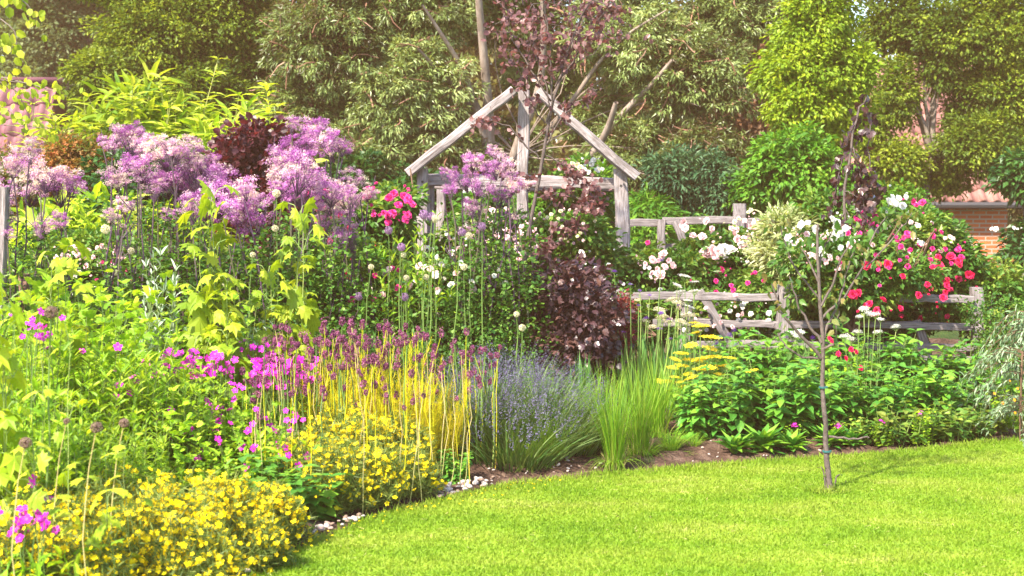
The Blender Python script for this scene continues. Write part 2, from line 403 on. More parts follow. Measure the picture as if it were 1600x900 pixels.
# ================================================================== SETTING
rng = np.random.default_rng(11)
def soil_mat(name, c0, c1, c2, sc=9):
    m, t, out = newmat(name)
    tc = t.nodes.new('ShaderNodeTexCoord')
    n1 = t.nodes.new('ShaderNodeTexNoise'); n1.inputs['Scale'].default_value = sc; n1.inputs['Detail'].default_value = 10; n1.inputs['Roughness'].default_value = .7
    t.links.new(tc.outputs['Object'], n1.inputs['Vector'])
    col = ramp(t, [(.35, *c0), (.52, *c1), (.68, *c2)], n1.outputs['Fac'])
    p = t.nodes.new('ShaderNodeBsdfPrincipled'); p.inputs['Roughness'].default_value = .95; p.inputs['Specular IOR Level'].default_value = .15
    t.links.new(col, p.inputs['Base Color'])
    n2 = t.nodes.new('ShaderNodeTexNoise'); n2.inputs['Scale'].default_value = 45; n2.inputs['Detail'].default_value = 6
    t.links.new(tc.outputs['Object'], n2.inputs['Vector'])
    b = t.nodes.new('ShaderNodeBump'); b.inputs['Strength'].default_value = .9; b.inputs['Distance'].default_value = .03
    t.links.new(n2.outputs['Fac'], b.inputs['Height']); t.links.new(b.outputs[0], p.inputs['Normal'])
    t.links.new(p.outputs[0], out.inputs['Surface']); return m
def grid(xs, ys, fz):
    X, Y = np.meshgrid(xs, ys); Z = fz(X, Y)
    V = np.stack([X, Y, Z], -1).reshape(-1, 3); nx, ny = len(xs), len(ys)
    i = np.arange(nx - 1)[None] + np.arange(ny - 1)[:, None] * nx; i = i.ravel()
    return V, np.stack([i, i + 1, i + 1 + nx, i + nx], 1)
def grid_obj(name, xs, ys, fz, mat, keep=None):
    V, Fq = grid(xs, ys, fz)
    if keep is not None:
        c_ = V[Fq].mean(1); Fq = Fq[keep(c_)]
    mb = MB(); mb.V = [V]; mb.A = [np.full(len(V), .5)]; mb.L = [Fq.ravel()]; mb.T = [np.full(len(Fq), 4)]; mb.M = [np.zeros(len(Fq))]; mb.n = len(V)
    o = link(name, mb.mesh(name, mat, True)); o['kind'] = 'structure'; return o
M_field = soil_mat('field_grass', (.02, .04, .01), (.035, .07, .015), (.06, .11, .02), 2.0)
M_soil = soil_mat('brown_soil', (.035, .02, .014), (.085, .05, .036), (.17, .115, .085))
xs = np.concatenate([np.linspace(-600, -12, 12), np.linspace(-10, 10, 21), np.linspace(12, 600, 12)])
ys = np.concatenate([np.linspace(-60, 0, 6), np.linspace(2, 40, 39), np.linspace(50, 800, 12)])
grid_obj('ground', xs, ys, lambda X, Y: -.14 - .7 * np.clip((Y - 19) / 5, 0, 1), M_field)
def bump(X, Y):
    z = .018 * np.sin(X * 7 + np.sin(Y * 5) * 2) * np.cos(Y * 9 + X * 3) + .012 * np.sin(X * 23 + Y * 17) * np.sin(Y * 29 - X * 11)
    return z
rb = np.random.default_rng(5)
grid_obj('flower_bed_soil', np.linspace(-6, 6.5, 300), np.linspace(2.5, 15, 300),
         lambda X, Y: .0 + bump(X, Y) + rb.uniform(-.008, .012, X.shape) + np.where(Y < edge_y(X), np.clip((Y - edge_y(X)) * .5, -.07, 0) - .012, .05 * np.clip((Y - edge_y(X)) / .8, 0, 1) - .012), M_soil)

# lawn
def lawn_mat(name, trans):
    m, t, out = newmat(name)
    tc = t.nodes.new('ShaderNodeTexCoord'); mp = t.nodes.new('ShaderNodeMapping'); mp.inputs['Scale'].default_value = (1.1, 2.3, 0); mp.inputs['Rotation'].default_value = (0, 0, R(14))
    t.links.new(tc.outputs['Object'], mp.inputs['Vector'])
    n1 = t.nodes.new('ShaderNodeTexNoise'); n1.inputs['Scale'].default_value = 1.1; n1.inputs['Detail'].default_value = 6; n1.inputs['Roughness'].default_value = .6
    t.links.new(mp.outputs[0], n1.inputs['Vector'])
    n2 = t.nodes.new('ShaderNodeTexNoise'); n2.inputs['Scale'].default_value = 14; n2.inputs['Detail'].default_value = 3
    t.links.new(tc.outputs['Object'], n2.inputs['Vector'])
    a = t.nodes.new('ShaderNodeAttribute'); a.attribute_name = 'rnd'
    s1 = t.nodes.new('ShaderNodeMath'); s1.operation = 'MULTIPLY_ADD'; s1.inputs[1].default_value = .22; t.links.new(n2.outputs['Fac'], s1.inputs[0]); t.links.new(n1.outputs['Fac'], s1.inputs[2])
    s2 = t.nodes.new('ShaderNodeMath'); s2.operation = 'MULTIPLY_ADD'; s2.inputs[1].default_value = .16; t.links.new(a.outputs['Fac'], s2.inputs[0]); t.links.new(s1.outputs[0], s2.inputs[2])
    col = ramp(t, [(.38, .10, .21, .008), (.62, .17, .285, .012), (.82, .25, .33, .03), (1.0, .36, .37, .12)], s2.outputs[0])
    p = t.nodes.new('ShaderNodeBsdfPrincipled'); p.inputs['Roughness'].default_value = .6; p.inputs['Specular IOR Level'].default_value = .3
    t.links.new(col, p.inputs['Base Color'])
    if trans:
        tr = t.nodes.new('ShaderNodeBsdfTranslucent'); t.links.new(col, tr.inputs['Color'])
        sh = t.nodes.new('ShaderNodeMixShader'); sh.inputs[0].default_value = .35
        t.links.new(p.outputs[0], sh.inputs[1]); t.links.new(tr.outputs[0], sh.inputs[2]); t.links.new(sh.outputs[0], out.inputs['Surface'])
    else: t.links.new(p.outputs[0], out.inputs['Surface'])
    return m
M_lawn = lawn_mat('lawn_base', False); M_blade = lawn_mat('lawn_blades', True)
lx = np.concatenate([np.linspace(-1.9, 4.5, 161), np.linspace(4.7, 9, 12)])
ey = edge_y(lx) + .025 * np.sin(lx * 9) + .015 * np.sin(lx * 31)
K = 60
V = []
for k in range(K):
    f = k / (K - 1); yy = -2 + (ey + 2) * (1 - (1 - f) ** 1.5)
    V.append(np.stack([lx, yy, np.full_like(lx, .004) + .004 * np.sin(lx * 3 + yy * 2)], 1))
V.append(np.stack([lx, ey + .02, np.full_like(lx, -.06)], 1))
V = np.concatenate(V); nx = len(lx)
i = (np.arange(nx - 1)[None] + np.arange(K)[:, None] * nx).ravel()
Fq = np.stack([i, i + 1, i + 1 + nx, i + nx], 1)
mb = MB(); mb.V = [V]; mb.A = [np.full(len(V), .4)]; mb.L = [Fq.ravel()]; mb.T = [np.full(len(Fq), 4)]; mb.M = [np.zeros(len(Fq))]; mb.n = len(V)
link('lawn', mb.mesh('lawn', M_lawn, True), kind='structure')
# blades of grass over the part of the lawn in view
mb = MB(); r = np.random.default_rng(3)
n = 420000
x = r.uniform(-1.6, 4.3, n); y = 4.9 + (9.9 - 4.9) * r.random(n) ** .9
ok = (y < edge_y(x) + .03 + .03 * r.random(n)) & (np.abs(x) < y * .37 + .15); x, y = x[ok], y[ok]; n = len(x)
tuft = .5 + .5 * np.sin(x * 5 + np.sin(y * 4) * 2) * np.cos(y * 7 + x)
near_edge = np.clip(1 - (edge_y(x) - y) / .12, 0, 1)
h = .010 + .010 * r.random(n) + .005 * tuft + .03 * near_edge * r.random(n)
P = np.stack([x, y, .003 + .004 * np.sin(x * 3 + y * 2)], 1)
D = r.normal(size=(n, 3)) * .6; D[:, 2] = 1
mb.inst((np.array([(-1, 0, 0), (1, 0, 0), (0, 1, -.15)], float), [(0, 1, 2)]), P, D, r.normal(size=(n, 3)) * [1, 1, .3] + 1e-3, h, r.random(n), 0, .0028 + .0016 * r.random(n))
link('grass', mb.mesh('grass', M_blade), kind='stuff')

# ------------------------------------------------------------------ buildings behind
def tile_mat(name, c0, c1, c2):
    m, t, out = newmat(name)
    tc = t.nodes.new('ShaderNodeTexCoord')
    n1 = t.nodes.new('ShaderNodeTexNoise'); n1.inputs['Scale'].default_value = 2.5; n1.inputs['Detail'].default_value = 6
    t.links.new(tc.outputs['Object'], n1.inputs['Vector'])
    a = t.nodes.new('ShaderNodeAttribute'); a.attribute_name = 'rnd'
    s = t.nodes.new('ShaderNodeMath'); s.operation = 'MULTIPLY_ADD'; s.inputs[1].default_value = .35; t.links.new(a.outputs['Fac'], s.inputs[0]); t.links.new(n1.outputs['Fac'], s.inputs[2])
    col = ramp(t, [(.45, *c0), (.68, *c1), (.9, *c2)], s.outputs[0])
    p = t.nodes.new('ShaderNodeBsdfPrincipled'); p.inputs['Roughness'].default_value = .7
    t.links.new(col, p.inputs['Base Color']); t.links.new(p.outputs[0], out.inputs['Surface']); return m
M_tile = tile_mat('clay_pantile', (.15, .06, .05), (.24, .10, .085), (.33, .17, .14))
def pantiles(x0, x1, ye, ze, yr, zr, tw=.26, course=.34, mb=None, rng=None):
    """corrugated roof plane from the eave line to the ridge line, courses stepping"""
    L = math.hypot(yr - ye, zr - ze); dy, dz = (yr - ye) / L, (zr - ze) / L; nyv, nz = -dz, dy
    nc = int(L / course); nt_ = int((x1 - x0) / tw); pr = 6
    for k in range(nc):
        for j in range(nt_):
            a = rng.random(); V = []
            for s_, lift in ((k * course, .045), ((k + 1) * course + .04, .01)):
                for q in range(pr + 1):
                    f = q / pr; xx = x0 + (j + f) * tw; hgt = lift + .04 * math.sin(f * 2 * math.pi) + .02
                    V.append((xx, ye + dy * s_ + nyv * hgt, ze + dz * s_ + nz * hgt))
            for q in range(pr + 1): # butt edge of each tile
                f = q / pr; xx = x0 + (j + f) * tw; hgt = .045 + .04 * math.sin(f * 2 * math.pi) - .02
                s_ = k * course; V.append((xx, ye + dy * s_ + nyv * hgt, ze + dz * s_ + nz * hgt))
            n_ = pr + 1
            fs = [(q, q + 1, n_ + q + 1, n_ + q) for q in range(pr)] + [(2 * n_ + q, 2 * n_ + q + 1, q + 1, q) for q in range(pr)]
            mb.add(V, fs, a)
    return mb
def box(mb, x0, x1, y0, y1, z0, z1, a=.5, m=0):
    V = [(x, y, z) for z in (z0, z1) for y in (y0, y1) for x in (x0, x1)]
    mb.add(V, [(0, 2, 3, 1), (4, 5, 7, 6), (0, 1, 5, 4), (2, 6, 7, 3), (0, 4, 6, 2), (1, 3, 7, 5)], a, m)
def brick_mat():
    m, t, out = newmat('red_brick')
    tc = t.nodes.new('ShaderNodeTexCoord'); mp = t.nodes.new('ShaderNodeMapping'); mp.inputs['Rotation'].default_value = (R(90), 0, 0)
    t.links.new(tc.outputs['Object'], mp.inputs['Vector'])
    b = t.nodes.new('ShaderNodeTexBrick'); b.inputs['Color1'].default_value = (.42, .075, .022, 1); b.inputs['Color2'].default_value = (.56, .14, .04, 1)
    b.inputs['Mortar'].default_value = (.38, .29, .23, 1); b.inputs['Scale'].default_value = 1; b.inputs['Mortar Size'].default_value = .012
    b.inputs['Brick Width'].default_value = .225; b.inputs['Row Height'].default_value = .075
    t.links.new(mp.outputs[0], b.inputs['Vector'])
    p = t.nodes.new('ShaderNodeBsdfPrincipled'); p.inputs['Roughness'].default_value = .9
    t.links.new(b.outputs['Color'], p.inputs['Base Color']); t.links.new(p.outputs[0], out.inputs['Surface']); return m
M_brick = brick_mat()
def plain(name, col, rough=.6, spec=.5):
    m, t, out = newmat(name); p = t.nodes.new('ShaderNodeBsdfPrincipled')
    p.inputs['Base Color'].default_value = (*col, 1); p.inputs['Roughness'].default_value = rough; p.inputs['Specular IOR Level'].default_value = spec
    t.links.new(p.outputs[0], out.inputs['Surface']); return m
M_paint = plain('pale_paint', (.62, .58, .52)); M_glass = plain('dark_glass', (.03, .04, .05), .08); M_gutter = plain('dark_gutter', (.04, .04, .045))
M_bluegrey = plain('blue_grey_panel', (.30, .36, .48), .5)
M_darkboard = plain('dark_boarding', (.05, .04, .035), .8)

rr = np.random.default_rng(8)
M_btile = tile_mat('mauve_pantile', (.13, .045, .06), (.21, .08, .10), (.29, .13, .155))
# left barn: ridge at y~127, hip end at px 97
d0 = 27.0
pe = W(-260, 262, d0 - 3); pr_ = W(-260, 128, d0)
t_ = thing('barn', 'old barn with pink pantile roof behind the lime leaves at far left', 'barn', (0, 0, 0))
xr = W(98, 128, d0)[0]
mb = pantiles(-14, xr, d0 - 1.4, 1.75, d0, pr_[2], .26, .36, MB(), rr); rf = link('roof', mb.mesh('roof', M_btile, True), t_)
mb = pantiles(-14, xr, d0 + 1.4, 1.75, d0, pr_[2], .26, .5, MB(), rr); link('roof', mb.mesh('rear_roof', M_btile, True), t_)
mb = MB()
mb.tube([(-14, d0, pr_[2] + .05), (xr, d0, pr_[2] + .03)], .06, 8, .3, cap=True); link('ridge', mb.mesh('ridge', M_btile, True), t_)
mb = MB(); box(mb, -14, xr - .2, d0 - 1.2, d0 + 1.2, -.9, 1.8)
mb.add([(xr - .25, d0 - 1.2, 1.8), (xr - .25, d0 + 1.2, 1.8), (xr - .25, d0, pr_[2] - .1)], [(0, 1, 2)])
link('wall', mb.mesh('barn_wall', M_brick), t_)
# right cottage with roof, brick wall, window
d1 = 25.0
ez = W(1500, 318, d1)[2]; rz_ = W(1500, 84, d1 + 2.8)[2]
xa = W(1325, 300, d1)[0]; xb = W(1575, 300, d1)[0]
t_ = thing('cottage', 'brick cottage with salmon clay tile roof seen through the trees at right', 'cottage', (0, 0, 0))
mb = pantiles(xa - .3, xb + .3, d1 - .25, ez, d1 + 2.8, rz_, .23, .30, MB(), rr); link('roof', mb.mesh('cottage_roof', M_tile, True), t_)
mb = pantiles(xa - .3, xb + .3, d1 + 5.85, ez, d1 + 2.8, rz_, .23, .5, MB(), rr); link('roof', mb.mesh('cottage_rear_roof', M_tile, True), t_)
mb = MB(); xw = W(1482, 300, d1)[0]; xw0 = W(1462, 300, d1)[0]
box(mb, xw, xb, d1, d1 + 5.6, -.9, ez - .02); box(mb, xa, xw0, d1, d1 + 5.6, -.9, ez - .021); box(mb, xw0, xw, d1 + .15, d1 + 5.6, ez - .25, ez - .022); box(mb, xw0, xw, d1 + .15, d1 + 5.6, -.9, .2)
V_ = [(xb, d1, ez - .02), (xb, d1 + 5.6, ez - .02), (xb, d1 + 2.8, rz_ - .08)]; mb.add(V_, [(0, 1, 2)])
V_ = [(xa, d1, ez - .02), (xa, d1 + 5.6, ez - .02), (xa, d1 + 2.8, rz_ - .08)]; mb.add(V_, [(0, 2, 1)])
link('wall', mb.mesh('cottage_wall', M_brick), t_)
mb = MB(); box(mb, xw0 + .002, xw0 + .05, d1 + .03, d1 + .14, .2, ez - .25); box(mb, xw - .05, xw - .002, d1 + .03, d1 + .14, .2, ez - .25); box(mb, xw0 + .05, xw - .05, d1 + .03, d1 + .14, ez - .3, ez - .251); box(mb, xw0 + .05, xw - .05, d1 + .03, d1 + .14, .201, .25)
wn = link('window', mb.mesh('window_frame', M_paint), t_)
mb = MB(); box(mb, xw0 + .05, xw - .05, d1 + .09, d1 + .1, .25, ez - .3); link('pane', mb.mesh('pane', M_glass), wn)
mb = MB(); mb.tube([(xa - .3, d1 - .3, ez - .03), (xb + .3, d1 - .3, ez - .03)], .06, 8); link('gutter', mb.mesh('gutter', M_gutter), t_)
# blue-grey shed roof glimpsed between rear fence and trees
for (pxa, pxb, pya, pyb, lab) in ((1160, 1215, 292, 322, 'small blue-grey shed roof behind the rear fence post'), (1335, 1385, 300, 330, 'blue-grey shed roof behind the weeping purple tree')):
    a_, b_ = W(pxa, pya, 19), W(pxb, pyb, 18.2)
    t_ = thing('shed', lab, 'shed', (a_[0], 18.6, 0)); x0, x1 = 0, b_[0] - a_[0]
    mb = MB(); zt, zb = a_[2], b_[2]
    mb.add([(x0 - .1, -.45, zb), (x1 + .1, -.45, zb), (x1 + .1, .5, zt), (x0 - .1, .5, zt), (x0 - .1, -.45, zb - .05), (x1 + .1, -.45, zb - .05), (x1 + .1, .5, zt - .05), (x0 - .1, .5, zt - .05)],
           [(0, 1, 2, 3), (7, 6, 5, 4), (0, 4, 5, 1), (1, 5, 6, 2), (2, 6, 7, 3), (3, 7, 4, 0)])
    link('roof', mb.mesh('shed_roof', M_bluegrey), t_)
    mb = MB(); box(mb, x0, x1, -.38, .45, -.1, zb - .06); link('wall', mb.mesh('shed_wall', M_darkboard), t_)

# ------------------------------------------------------------------ timber frames
def member(name, p0, p1, wd, dp, parent, mat, roll=0, seed=0, rough=.006, taper=0.0):
    """hewn timber from p0 to p1: its own mesh, local z along its length"""
    rg = np.random.default_rng(seed); p0 = Vector(p0); p1 = Vector(p1); L = (p1 - p0).length
    n = max(4, int(L / .12)); V, Fs = [], []
    prof = [(-1, -.8), (-.8, -1), (0, -1.02), (.8, -1), (1, -.8), (1.02, 0), (1, .8), (.8, 1), (0, 1.02), (-.8, 1), (-1, .8), (-1.02, 0)]; k = len(prof)
    bow = rg.normal(size=2) * .008 * L
    wob = rg.normal(size=(k,)) * .03
    for i in range(n + 1):
        f = i / n; tp = 1 - taper * f
        cx, cy = bow * math.sin(f * math.pi) + rg.normal(size=2) * rough * .5
        for j, (a, b) in enumerate(prof):
            e = 1 + wob[j] + rg.normal() * .03
            V.append((cx + a * wd / 2 * e * tp, cy + b * dp / 2 * e * tp, f * L))
    for i in range(n):
        for j in range(k): Fs.append((i * k + j, i * k + (j + 1) % k, (i + 1) * k + (j + 1) % k, (i + 1) * k + j))
    Fs.append(tuple(range(k))[::-1]); Fs.append(tuple(n * k + j for j in range(k)))
    mb = MB(); mb.add(V, Fs); me = mb.mesh(name, mat)
    o = link(name, me, parent)
    z = (p1 - p0).normalized(); ref = Vector((0, 1, 0)) if abs(z.y) < .9 else Vector((1, 0, 0))
    x_ = ref.cross(z).normalized(); y_ = z.cross(x_)
    Mx = Matrix(((x_.x, y_.x, z.x, p0.x), (x_.y, y_.y, z.y, p0.y), (x_.z, y_.z, z.z, p0.z), (0, 0, 0, 1))) @ Matrix.Rotation(roll, 4, 'Z')
    o.matrix_local = Mx; return o
DP = 13.0
M_peg = plain('iron_bolt', (.03, .025, .022), .7)
t_ = thing('garden_arch', 'weathered grey oak frame arch with open pitched top among the shrubs', 'garden arch', (0, 0, 0))
def Wt(px, py, d): return tuple(W(px, py, d))
def Wg(px, py, d, z=-.1): p = W(px, py, d); return (p[0], p[1], z)
# front posts (the width is across the view, depth along it)
member('post', Wg(660, 300, DP), Wt(660, 263, DP), .10, .13, t_, G_['oak'], seed=1)
member('post', Wg(672, 300, DP + .22), Wt(672, 272, DP + .22), .07, .10, t_, G_['oak'], seed=2)
member('post', Wg(970, 300, DP), Wt(969, 264, DP), .125, .14, t_, G_['oak'], seed=3)
member('post', Wg(817, 300, DP + .05), Wt(819, 141, DP + .05), .10, .11, t_, G_['oak'], seed=4)
member('beam', Wt(664, 282, DP + .12), Wt(966, 288, DP + .12), .11, .10, t_, G_['oak'], seed=5)
member('beam', Wt(674, 288, DP + .45), Wt(958, 292, DP + .45), .08, .08, t_, G_['oak'], seed=6)
member('rafter', Wt(637, 271, DP - .1), Wt(803, 141, DP - .1), .085, .16, t_, G_['oak'], seed=7)
member('rafter', Wt(995, 276, DP - .1), Wt(840, 141, DP - .1), .085, .16, t_, G_['oak'], seed=8)
for bx, by in ((660, 284), (970, 290), (965, 268), (666, 262), (818, 290), (818, 158)):
    q = W(bx, by, DP - .075 if by > 270 else DP - .19); pm = MB(); pm.tube([(q[0], q[1] - .012, q[2]), (q[0], q[1] + .03, q[2])], .011, 8, cap=True); link('bolt', pm.mesh('bolt', M_peg), t_)
member('post', Wg(690, 300, DP + 1.7), Wt(690, 280, DP + 1.7), .09, .1, t_, G_['oak'], seed=10)
member('post', Wg(945, 300, DP + 1.7), Wt(945, 285, DP + 1.7), .09, .1, t_, G_['oak'], seed=11)

def fence(label, segs):
    t_ = thing('timber_fence', label, 'fence', (0, 0, 0), 'weathered post and rail fences')
    s = 40
    for nm, a, b, wd, dp in segs:
        s += 1; member(nm, a, b, wd, dp, t_, G_['oak2'], seed=s + len(segs), rough=.01)
    return t_
D2 = 11.3
fence('weathered oak rail fence in front of the roses, with a diagonal brace', [
    ('post', Wg(1225, 300, D2), Wt(1225, 445, D2), .095, .1), ('post', Wg(1528, 300, D2), Wt(1526, 449, D2), .085, .09),
    ('post', Wg(1072, 300, D2 + .1), Wt(1074, 456, D2 + .1), .08, .08), ('post', Wg(968, 300, D2 + .2), Wt(966, 452, D2 + .2), .08, .08),
    ('rail', Wt(966, 463, D2 + .1), Wt(1215, 465, D2 - .05), .06, .05), ('rail', Wt(1020, 505, D2 + .1), Wt(1222, 508, D2 - .04), .055, .045), ('rail', Wt(1060, 540, D2 + .1), Wt(1222, 538, D2 - .04), .055, .045),
    ('rail', Wt(1232, 465, D2 - .05), Wt(1520, 468, D2 - .07), .06, .05), ('rail', Wt(1232, 507, D2 - .05), Wt(1520, 511, D2 - .07), .055, .045), ('rail', Wt(1232, 536, D2 - .05), Wt(1520, 543, D2 - .07), .055, .045), ('rail', Wt(1400, 558, D2 - .05), Wt(1522, 563, D2 - .07), .055, .045),
    ('brace', Wt(1092, 455, D2 + .02), Wt(1144, 535, D2 + .02), .065, .04), ('brace', Wt(1432, 500, D2 - .01), Wt(1452, 562, D2 - .01), .065, .04)])
D3 = 15.5
fence('rear oak rail fence behind the roses, crossing behind the arch', [
    ('post', Wg(1156, 300, D3), Wt(1156, 318, D3), .13, .12), ('post', Wg(1035, 300, D3), Wt(1035, 343, D3), .08, .1), ('post', Wg(1345, 300, D3 - .3), Wt(1343, 318, D3 - .3), .1, .12),
    ('rail', Wt(590, 344, D3 + .3), Wt(790, 346, D3 + .2), .09, .06), ('rail', Wt(800, 347, D3 + .2), Wt(1030, 347, D3 + .1), .08, .06),
    ('rail', Wt(1035, 346, D3 + .1), Wt(1150, 344, D3), .08, .06), ('rail', Wt(1162, 349, D3), Wt(1340, 352, D3 - .2), .1, .06),
    ('rail', Wt(1035, 386, D3 + .1), Wt(1150, 384, D3), .07, .06), ('rail', Wt(1162, 390, D3), Wt(1340, 392, D3 - .2), .07, .06), ('brace', Wt(1056, 345, D3 - .05), Wt(1082, 425, D3 - .05), .08, .05)])
fence('short piece of rail fence beyond the red roses near the right edge', [
    ('rail', Wt(1530, 426, 13), Wt(1680, 430, 12.8), .07, .05), ('post', Wg(1578, 300, 12.2), Wt(1580, 500, 12.2), .08, .08), ('rail', Wt(1530, 470, 13), Wt(1680, 474, 12.8), .06, .05)])
# loose upright posts at the left
for (px, py, d, wd, lean, lab) in ((4, 292, 8.8, .075, -20, 'pale leaning post at the left edge beside the lilac flowers'), (97, 372, 11.5, .07, 0, 'reddish brown stake behind the lilac flowers at left'),
                                   (230, 366, 12, .06, 0, 'small brown stake beyond the pink roses'), (38, 428, 9.2, .06, 0, 'short broken stake near the left edge')):
    q = W(px, py, d); t_ = thing('wooden_stake', lab, 'stake', (q[0], d, 0), 'wooden stakes in the flower bed')
    member('stake', (lean / 2222 * d, 0, -.1), (0, 0, q[2]), wd, wd, t_, G_['oak'] if px < 10 else bpy.data.materials.get('brown_stake') or bark('brown_stake', (.16, .08, .06), (.28, .17, .13), (20, 20, 2)), seed=px + 60)

# ================================================================== BACKGROUND TREES
def tree(name, label, cat, px, d, blobs_px, leafm, tm, size, ncl, per, rc, trunkm=None, droop=.3, limbs=14, tr=.12, seed=0, group='trees beyond the garden', twigm=None, ntwig=0, upn=.8, crown_name='crown', fork=1.0, depth=1.0, minz=0.1):
    rg = np.random.default_rng(seed); b = G(px, d)
    t_ = thing(name, label, cat, tuple(b), group)
    blobs = []
    for (cx, cy, rx, ry, dd) in blobs_px:     # centre px, radii px, extra distance
        q = W(cx, cy, d + dd); s_ = (d + dd) / F
        blobs.append((q[0] - b[0], dd, q[2] - b[2], rx * s_, max(rx * s_ * .75, .3) * depth, ry * s_))
    mb = MB()
    C = clumps(mb, rg, blobs, ncl, per, tm, size, rc, droop, (.35, 1.05), upn, minz=minz)
    link(crown_name, mb.mesh(crown_name, leafm), t_)
    mb = MB(); top = max(B[2] for B in blobs); bc = np.mean([B[:3] for B in blobs], 0)
    hub = np.array([bc[0] * .5, bc[1] * .4, max(.5, top * .45 * fork)])
    tp = curve_pts((0, 0, -.15), hub, rg, 6, .05); mb.tube(tp, np.linspace(tr, tr * .75, 6), 8)
    for B in blobs:
        e = np.array(B[:3]) + rg.normal(size=3) * .15; cp = curve_pts(hub, e, rg, 7, .1); mb.tube(cp, np.linspace(tr * .6, tr * .22, 7), 6)
        near = C[np.argsort(np.linalg.norm(C - e, axis=1))[: limbs * 6]]
        for k in rg.choice(len(near), min(limbs, len(near)), replace=False):
            s0 = cp[rg.integers(3, 7)]; mb.tube(curve_pts(s0, near[k], rg, 5, .12), np.linspace(tr * .2, tr * .05, 5), 4)
    link('trunk', mb.mesh('trunk', trunkm or G_['bark'], True), t_)
    if ntwig:
        mb = MB()
        for k in rg.integers(0, len(C), ntwig):
            dirn = unit(rg.normal(size=3) * [1, .6, .7]); mb.tube(curve_pts(C[k], C[k] + dirn * rg.uniform(.3, 1.1) * rc * 2.2, rg, 4, .2), np.linspace(.013, .005, 4), 3, rg.random())
        link('twigs', mb.mesh('twigs', twigm or G_['twig']), t_)
    return t_
EUC = tree('eucalyptus_tree', 'large eucalyptus with drooping grey-green leaves and pale limbs behind the arch', 'tree', 795, 18.5,
     [(560, -60, 120, 60, .2), (760, -60, 120, 60, .4), (960, -60, 120, 60, .3), (1120, -60, 90, 50, .3), (520, 60, 110, 85, 0), (480, 170, 80, 60, .4), (560, 250, 90, 55, -.2), (640, 140, 95, 80, -.2), (700, 250, 80, 60, 0), (650, 10, 110, 60, .2), (800, 20, 90, 50, .6), (850, 120, 70, 60, 1),
      (990, 60, 110, 70, 0), (1090, 130, 95, 80, -.2), (1000, 240, 90, 60, 0), (1100, 250, 75, 60, -.4), (1140, 30, 80, 60, .3), (780, 250, 80, 60, .9), (930, 180, 60, 50, .8)],
     G_['euc'], T['quicklance'], .078, 4600, 60, .15, G_['eucbark'], .4, 9, .016, 21, twigm=G_['redtwig'], ntwig=2600, upn=.5)
# visible pale limbs of the eucalyptus
mb = MB(); eb = np.array(EUC.location)
for pts, r0, r1 in (([(800, 590), (792, 470), (780, 380), (765, 300)], .14, .11), ([(765, 300), (764, 180), (756, 90), (748, 0), (745, -60)], .10, .07), ([(775, 320), (752, 190), (725, 110), (695, 62), (660, 10)], .075, .03), ([(745, 190), (720, 140), (690, 118), (670, 95), (655, 80)], .055, .03),
                    ([(790, 330), (800, 240), (845, 140), (850, 60), (846, -30)], .09, .06), ([(945, 250), (950, 205), (985, 165), (1020, 130), (1048, 95)], .075, .045), ([(800, 330), (870, 280), (930, 240), (950, 200), (960, 160)], .1, .06),
                    ([(860, 200), (900, 150), (940, 90), (985, 50), (1040, 20)], .05, .02), ([(735, 145), (690, 140), (640, 140), (622, 158), (618, 165)], .018, .006), ([(985, 165), (1020, 155), (1050, 165), (1070, 160), (1090, 170)], .022, .006)):
    P = np.array([W(x, y, 18.1) for x, y in pts]) - eb; r0 *= .8; r1 *= .5
    P[:, 1] += np.linspace(.6, -.4, len(P)); tt = np.linspace(0, len(P) - 1, 14)
    Q = np.stack([np.interp(tt, range(len(P)), P[:, k]) for k in range(3)], 1); Q = (np.vstack([Q[:1], Q[:-1]]) + Q * 2 + np.vstack([Q[1:], Q[-1:]])) / 4
    mb.tube(Q, np.linspace(r0, r1, 14), 8)
link('limbs', mb.mesh('limbs', G_['eucbark'], True), EUC)
tree('broadleaf_tree', 'dense olive-green broadleaf tree rising behind the bamboo', 'tree', 290, 21, [(200, -60, 110, 60, .3), (380, -60, 110, 60, .3), (240, 60, 90, 70, 0), (330, 30, 90, 60, .3), (200, 150, 80, 60, -.3), (300, 150, 90, 60, -.2), (400, 100, 70, 70, .5), (390, 200, 80, 60, 0), (150, 110, 40, 30, -.8), (440, 240, 60, 60, .5)],
     G_['bgreen'], T['quick'], .065, 3600, 44, .19, None, .3, 10, .1, 22)
tree('evergreen_tree', 'grey-green evergreen tree behind the pink barn roof', 'tree', 90, 31, [(90, -50, 120, 60, 0), (90, 50, 80, 60, 0), (60, 110, 80, 50, 0), (150, 20, 60, 60, .5), (30, 30, 60, 60, .6), (110, 150, 50, 60, 0)], G_['grey'], T['quick'], .10, 1700, 30, .2, None, .2, 8, .15, 23)
tree('lime_tree', 'bright yellow-green slender tree between the eucalyptus and the cottage', 'tree', 1275, 17, [(1290, -50, 70, 50, 0), (1275, 40, 62, 50, 0), (1265, 110, 82, 55, 0), (1290, 180, 72, 55, .1), (1255, 170, 55, 50, -.2), (1345, 110, 25, 40, 0)],
     G_['lime'], T['quick'], .062, 1500, 36, .16, None, .6, 9, .06, 24)
tree('hedge_shrub', 'deep green leafy shrub below the yellow-green slender tree', 'shrub', 1240, 16.2, [(1240, 260, 65, 55, 0), (1290, 290, 60, 45, 0), (1190, 300, 45, 40, .2)], G_['broad'], T['quick'], .075, 500, 30, .15, None, .4, 8, .05, 25, group=None, minz=.3)
